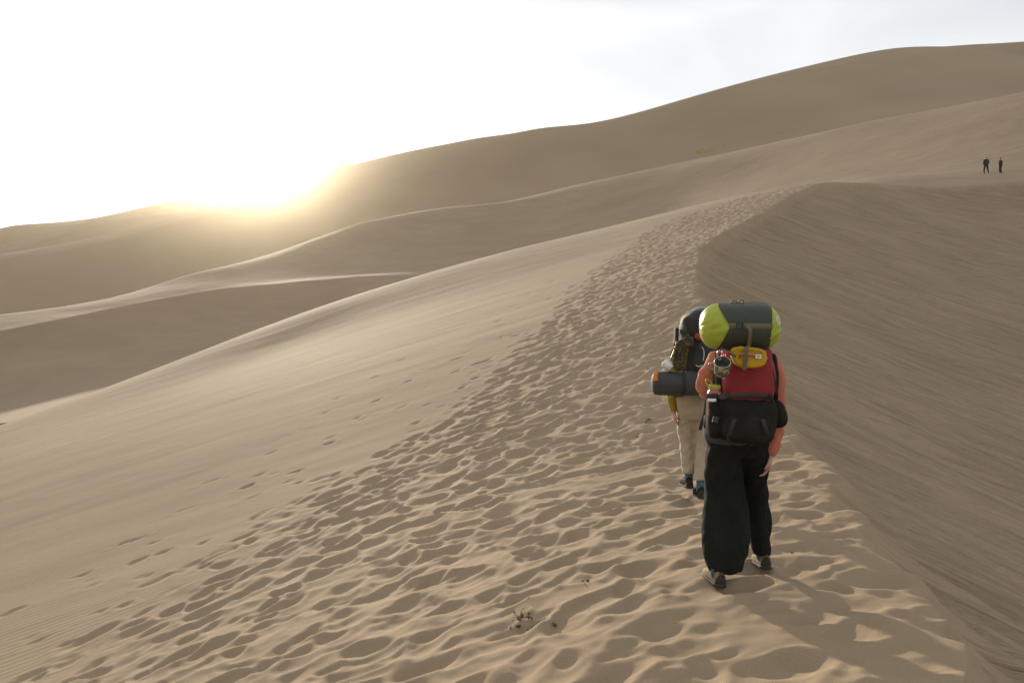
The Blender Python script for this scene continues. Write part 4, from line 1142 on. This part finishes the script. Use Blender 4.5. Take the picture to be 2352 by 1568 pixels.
pr = empty('sleeping_pad', P(1605, 908, 6.98), 'rolled dark grey sleeping pad with orange end lashed below the graphite pack', 'sleeping pad')
PC = P(1602, 880, 6.98); PX = 0.375; PRd = 0.108
def pring(x, r_, dz=0.0): return [PC + Vector((x, math.cos(2*math.pi*k/40) * r_, math.sin(2*math.pi*k/40) * r_ + dz + 0.004 * x)) for k in range(40)]
MB().grid([pring(-PX - 0.030, PRd * 0.10), pring(-PX - 0.028, PRd * 0.40), pring(-PX - 0.020, PRd * 0.68), pring(-PX - 0.006, PRd * 0.88), pring(-PX + 0.02, PRd * 0.99), pring(-PX * 0.5, PRd * 1.01), pring(-0.16, PRd * 0.985), pring(-0.135, PRd * 0.955), pring(-0.11, PRd * 0.99), pring(0.0, PRd * 1.01), pring(0.11, PRd * 0.99), pring(0.135, PRd * 0.955),
           pring(0.16, PRd * 0.985), pring(PX * 0.5, PRd * 1.01), pring(PX - 0.02, PRd * 0.99), pring(PX + 0.006, PRd * 0.88), pring(PX + 0.02, PRd * 0.68), pring(PX + 0.028, PRd * 0.40), pring(PX + 0.03, PRd * 0.1)]).build('pad_cover', padfoam_m, pr, sub=1, disp=folds(0.006, 9, 22, 41, 0.2))
MB().ribbon([PC + Vector((-PX + 0.004 - 0.012 * abs(math.sin(a * 3)), math.cos(a) * (PRd - 0.004), math.sin(a) * (PRd - 0.004))) for a in np.linspace(R(112), R(165), 12)], 0.036, 0.010, (1, 0, 0)).build('orange_edge', orange_m, pr)
for x in (-0.135, 0.135):
    MB().ribbon([PC + Vector((x, math.cos(a) * (PRd * 0.97 + 0.003), math.sin(a) * (PRd * 0.97 + 0.003))) for a in np.linspace(0, 2 * math.pi, 25)], 0.022, 0.004, (1, 0, 0)).build('lashing', darkstrap_m, pr)

rp = empty('rope_coil', P(1566, 852, 6.96), 'coil of green and orange flecked climbing rope hanging on the graphite pack', 'rope')
rm = MB()
for k in range(11):
    o_ = (k - 5) * 2.6
    jit = lambda: random.uniform(-1.2, 1.2)
    pts = [P(1580 + o_ * 0.45 + jit(), 768 + abs(o_) * 0.5, 6.93), P(1570 + o_ + jit(), 790 + jit(), 6.905), P(1563 + o_ * 1.15 + jit(), 815 + jit(), 6.895 + 0.01 * (k % 3)), P(1562 + o_ * 1.05 + jit(), 838 + jit(), 6.90), P(1563 + o_ * 0.7, 850 + jit(), 6.93)]
    rm.tube(smooth_path(pts, 5), 0.0095, 8)
for k in range(5):
    c_ = P(1578, 778 + k * 4, 6.91)
    rm.tube([c_ + Vector((math.cos(a) * 0.05, math.sin(a) * 0.03, 0.012 * math.cos(a))) for a in np.linspace(0, 2 * math.pi, 14)], 0.009, 8)
rm.build('coil', rope_m, rp)
cb = empty('carabiner_set', P(1552, 812, 6.98), 'steel carabiners with yellow sling dangling beside the flecked rope', 'carabiner')
for k, (u_, v_) in enumerate(((1551, 790), (1556, 789))):
    MB().tube([P(u_, v_ + 6, 6.965 + k * 0.01) + Vector((math.cos(t_) * 0.016, 0, math.sin(t_) * 0.040)) for t_ in np.linspace(0, 2 * math.pi, 22)], 0.005, 8).build('carabiner', metal_m if k else orange_m, cb)
MB().ribbon(smooth_path([P(1552, 796, 6.965), P(1547, 812, 6.95), P(1541, 826, 6.95), P(1543, 832, 6.96)]), 0.022, 0.005, (1, 0.3, 0)).build('sling', acid_m, cb)
wm = empty('enamel_cup', P(1535, 850, 6.97), 'white speckled enamel cup tied between the rope and the rolled pad', 'cup')
WMC = P(1534, 838, 6.95); WR = Euler((R(-15), R(-52), 0)).to_matrix()
def wring(r_, z): return [WMC + WR @ Vector((math.cos(2*math.pi*k/28) * r_, math.sin(2*math.pi*k/28) * r_, z)) for k in range(28)]
MB().grid([wring(0.030, 0.045), wring(0.038, 0.043), wring(0.041, 0.03), wring(0.043, 0.0), wring(0.046, -0.045), wring(0.044, -0.045), wring(0.041, 0.0), wring(0.036, 0.036)]).build('cup_body', greywhite_m, wm)
MB().tube([WMC + WR @ Vector((math.cos(2*math.pi*k/28) * 0.046, math.sin(2*math.pi*k/28) * 0.046, -0.045)) for k in range(29)], 0.003, 6).build('rim', metal_m, wm)
MB().tube(smooth_path([WMC + WR @ Vector(p_) for p_ in ((0.043, 0, 0.03), (0.066, 0, 0.025), (0.070, 0, 0), (0.064, 0, -0.025), (0.045, 0, -0.03))]), 0.004, 6).build('handle', greywhite_m, wm)

# ------------------------------------------------------------------ small figures on the ridges
def figure(base, h, mats, label, stance, pack, group, voxel=0.03, yaw=0.0, lean=0.0):
    """a whole walker seen from far: body, jacket, trousers, hat"""
    o = empty('person', base, label, 'person', group)
    k = h / 1.75; c, s_ = math.cos(yaw), math.sin(yaw)
    def w(x, y, z): return base + Vector(((x * c - y * s_) * k, (x * s_ + y * c) * k, z * k))
    b = MB()
    sp_, st = stance
    hip = [w(-0.09, 0, 0.92), w(0.09, 0, 0.92)]
    foot = [w(-sp_, st, 0.06), w(sp_, -st, 0.06)]; knee = [w(-sp_ * 0.75 - 0.02, st * 0.5 + 0.05, 0.5), w(sp_ * 0.75 + 0.02, -st * 0.5 + 0.05, 0.5)]
    b.loft([(w(0, 0, 0.85), 0.14 * k, 0.1 * k), (w(0, 0, 1.0), 0.16 * k, 0.11 * k), (w(0, 0, 1.2), 0.15 * k, 0.1 * k), (w(0, 0, 1.4), 0.18 * k, 0.1 * k), (w(0, 0, 1.47), 0.08 * k, 0.06 * k)])
    hc_ = w(0, lean, 1.62)
    b.limb([w(0, 0, 1.45), hc_], [0.06 * k, 0.05 * k]); head(b, hc_, 0.23 * k, Vector((s_, -c, 0)))
    arms = [[w(-0.19, 0, 1.40), w(-0.26, -0.03, 1.15), w(-0.24, 0.08, 0.93)], [w(0.19, 0, 1.40), w(0.25, -0.03, 1.15), w(0.22, 0.10, 0.95)]]
    for a in arms: b.limb(a, [0.055 * k, 0.045 * k, 0.03 * k])
    for hp_, kn, ft in zip(hip, knee, foot):
        b.limb([hp_, kn, ft], [0.085 * k, 0.058 * k, 0.04 * k])
    for a, sd in zip(arms, (1, -1)): hand(b, a[-1], Vector((0, 0.1, -1)), Vector((sd, 0, 0)), 0.18 * k, 0.4, sd)
    b.build('body', skin_m, o, voxel=0.012 if voxel < 0.03 else 0.02, iters=2)
    j_ = MB()
    j_.loft([(w(0, 0, 0.80), 0.20 * k, 0.15 * k), (w(0, 0, 0.95), 0.205 * k, 0.15 * k), (w(0, 0, 1.2), 0.20 * k, 0.145 * k), (w(0, 0, 1.38), 0.215 * k, 0.135 * k), (w(0, 0, 1.46), 0.15 * k, 0.11 * k), (w(0, 0, 1.50), 0.08 * k, 0.08 * k)])
    for a in arms: j_.limb([a[0], a[1], a[2].lerp(a[1], 0.12)], [0.082 * k, 0.072 * k, 0.055 * k])
    j_.build('jacket', mats[0], o, voxel=voxel, iters=3)
    t_ = MB()
    for hp_, kn, ft in zip(hip, knee, foot): t_.limb([hp_, kn, ft + Vector((0, 0, 0.05 * k))], [0.112 * k, 0.085 * k, 0.068 * k])
    t_.build('trousers', mats[1], o, voxel=voxel, iters=3)
    for ft in foot: MB().blob(ft + Vector((0, 0.02, -0.02)) * k, (0.05 * k, 0.13 * k, 0.045 * k), 2.4, 14, 8).build('boot', plastic_m, o)
    MB().blob(hc_ + Vector((0, 0, 0.05 * k)), (0.095 * k, 0.115 * k, 0.09 * k), 2.0, 18, 10).build('hat' if pack else 'hair', mats[2], o)
    return o
dark1 = fabric('dark_jacket', (0.045, 0.043, 0.042), 0.85, 0.15, 60, 0.001)
dark2 = fabric('brown_black_coat', (0.034, 0.027, 0.020), 0.85, 0.15, 60, 0.001)
dark3 = fabric('dark_trousers', (0.034, 0.034, 0.028), 0.85, 0.15, 60, 0.001)
greyhat = fabric('pale_grey_hat', (0.30, 0.32, 0.31), 0.85, 0.1, 60, 0.001)
redhair = fabric('auburn_hair', (0.16, 0.07, 0.04), 0.85, 0.1, 60, 0.001)
def on(dune, x, y, relief=0.0): return Vector((x, y, dune.z1(x, y) + relief))
h1 = hit(fore, 2265, 399, 60, 95) or (49, 83, 0)
h2 = hit(fore, 2298, 399, 60, 95) or (50.5, 83, 0)
p1 = Vector((h1[0], h1[1] - 0.0, ground_z(h1[0], h1[1]))); p2 = Vector((h2[0], h2[1], ground_z(h2[0], h2[1])))
print('far people', p1, p2)
figure(p1, 1.80 * p1.y / 84, (dark1, dark3, greyhat), 'far walker in dark jacket and pale hat with legs apart, left of the pair', (0.19, 0.05), True, 'far walkers on the ridge', 0.028)
figure(p2, 1.66 * p2.y / 84, (dark2, dark2, redhair), 'slimmer far walker in brown black coat, right of the pair', (0.08, 0.04), False, 'far walkers on the ridge', 0.028, yaw=0.6)
def skyline(dune, u_, d0, d1):
    d_ = np.geomspace(d0, d1, 3000); x_ = (u_ - 1176.0) / F * d_; i_ = int(np.argmax(dune.z(x_, d_) / d_))
    return (float(x_[i_]), float(d_[i_]), 0.0)
h_ = [skyline(bigd, u_, 700, 2300) for u_ in (1149, 1157)]
for k, q_ in enumerate(h_):
    if q_ is None: continue
    bx = Vector(q_); bx.z = bigd.z1(bx.x, bx.y) - 0.1
    figure(bx, 1.85, (dark1, dark3, dark2), ('tiny walker silhouetted on the skyline, left of two', 'tiny walker silhouetted on the skyline, right of two')[k], (0.14, 0.08), False, 'tiny skyline walkers', 0.04)

# ------------------------------------------------------------------ dry grass on the big dune, sand crumbs on the trail
grass_m = fabric('dry_yellow_grass', (0.55, 0.39, 0.09), 0.9, 0.3, 4, 0.0)
def grass(u0, u1, v0, v1, n, label):
    m_ = MB(); base = None
    for k in range(n):
        u_ = random.uniform(u0, u1); f_ = (u_ - u0) / (u1 - u0)
        v_ = random.gauss(v0 + (v1 - v0) * f_, 3.0)
        q_ = hit(bigd, u_, v_, 300, 2300, 1600)
        if q_ is None: continue
        c_ = Vector(q_)
        if base is None: base = c_.copy()
        sz = random.uniform(0.6, 1.5)
        for j_ in range(9):
            a = random.uniform(0, 6.28); ln = sz * random.uniform(0.7, 1.3)
            tip = c_ + Vector((math.cos(a) * ln * 0.7, math.sin(a) * ln * 0.7, ln)); sd = Vector((-math.sin(a), math.cos(a), 0)) * 0.14
            r0 = c_ + Vector((math.cos(a), math.sin(a), 0)) * 0.4 * random.random() - Vector((0, 0, 0.4)); mid_ = r0.lerp(tip, 0.55) + Vector((0, 0, 0.15 * ln))
            i0 = len(m_.v); m_.v += [r0 - sd, r0 + sd, mid_ + sd * 0.7, mid_ - sd * 0.7, tip]
            m_.f += [(i0, i0 + 1, i0 + 2, i0 + 3), (i0 + 3, i0 + 2, i0 + 4)]
    if base is None: return
    o = m_.build('dry_grass', grass_m, loc=base, smooth=False)
    tag(o, label, 'grass', kind='stuff')
grass(1598, 1665, 352, 340, 220, 'patch of yellow dry grass on the big dune just above the bright middle dune')
grass(1785, 1840, 308, 296, 140, 'sparser patch of dry grass further right on the big dune')

clod_m = SAND.copy(); clod_m.name = 'damp_sand_clods'
for e in [n_ for n_ in clod_m.node_tree.nodes if n_.type == 'VALTORGB'][:1]:
    e.color_ramp.elements[0].color = (0.12, 0.09, 0.056, 1); e.color_ramp.elements[1].color = (0.19, 0.142, 0.09, 1)
def clods(u, v, su, sv, n, smax, label):
    m_ = MB(); c0 = hit(fore, u, v, 2, 60)
    for k in range(n):
        q_ = hit(fore, random.gauss(u, su), random.gauss(v, sv), 2, 60, 1500)
        if q_ is None: continue
        r_ = smax * random.random() ** 2.6 + 0.003
        z_ = ground_z(q_[0], q_[1])
        ph = [random.uniform(0, 6) for _ in range(3)]
        m_.blob((q_[0], q_[1], z_ + r_ * 0.1), (r_ * random.uniform(0.8, 1.4), r_ * random.uniform(0.8, 1.6), r_ * random.uniform(0.4, 0.7)), 3.4, 10, 7, Euler((ph[0], ph[1], ph[2])).to_matrix(),
                lambda p, q: q * (1 + 0.38 * math.sin(p.x * 4 + ph[0]) * math.cos(p.y * 4 + ph[1]) + 0.2 * math.sin(p.z * 7 + ph[2])))
    o = m_.build('sand_clods', clod_m, loc=Vector(c0))
    tag(o, label, 'sand', kind='stuff')
clods(1215, 1412, 22, 12, 34, 0.009, 'crumbled darker sand clods in the trail at the bottom')
clods(1338, 1330, 6, 3, 9, 0.008, 'small heap of sand clods left of the near hiker')
clods(1490, 962, 7, 3, 12, 0.009, 'sand clods beside the rolled pad')
clods(1467, 1000, 5, 3, 6, 0.008, 'few sand crumbs left of the beige trousers')
clods(1560, 945, 260, 190, 45, 0.006, 'scattered sand crumbs along the trampled trail')

# ------------------------------------------------------------------ air
hm = bpy.data.materials.new('haze_air'); hm.use_nodes = True
hn = hm.node_tree.nodes; hn.clear()
ho = hn.new('ShaderNodeOutputMaterial'); hv = hn.new('ShaderNodeVolumePrincipled')
hv.inputs['Color'].default_value = (1.0, 0.90, 0.72, 1)
hv.inputs['Density'].default_value = 0.000018
hv.inputs['Anisotropy'].default_value = 0.92
hm.node_tree.links.new(hv.outputs['Volume'], ho.inputs['Volume'])
bm = bmesh.new()
bmesh.ops.create_cube(bm, size=1.0)
me = bpy.data.meshes.new('haze'); bm.to_mesh(me); bm.free()
me.materials.append(hm)
haze = bpy.data.objects.new('haze', me); COL.objects.link(haze)
haze.scale = (12200, 12200, 760); haze.location = (0, 0, 340)
tag(haze, 'thin warm haze hanging in the air between the dunes', 'haze', kind='stuff')
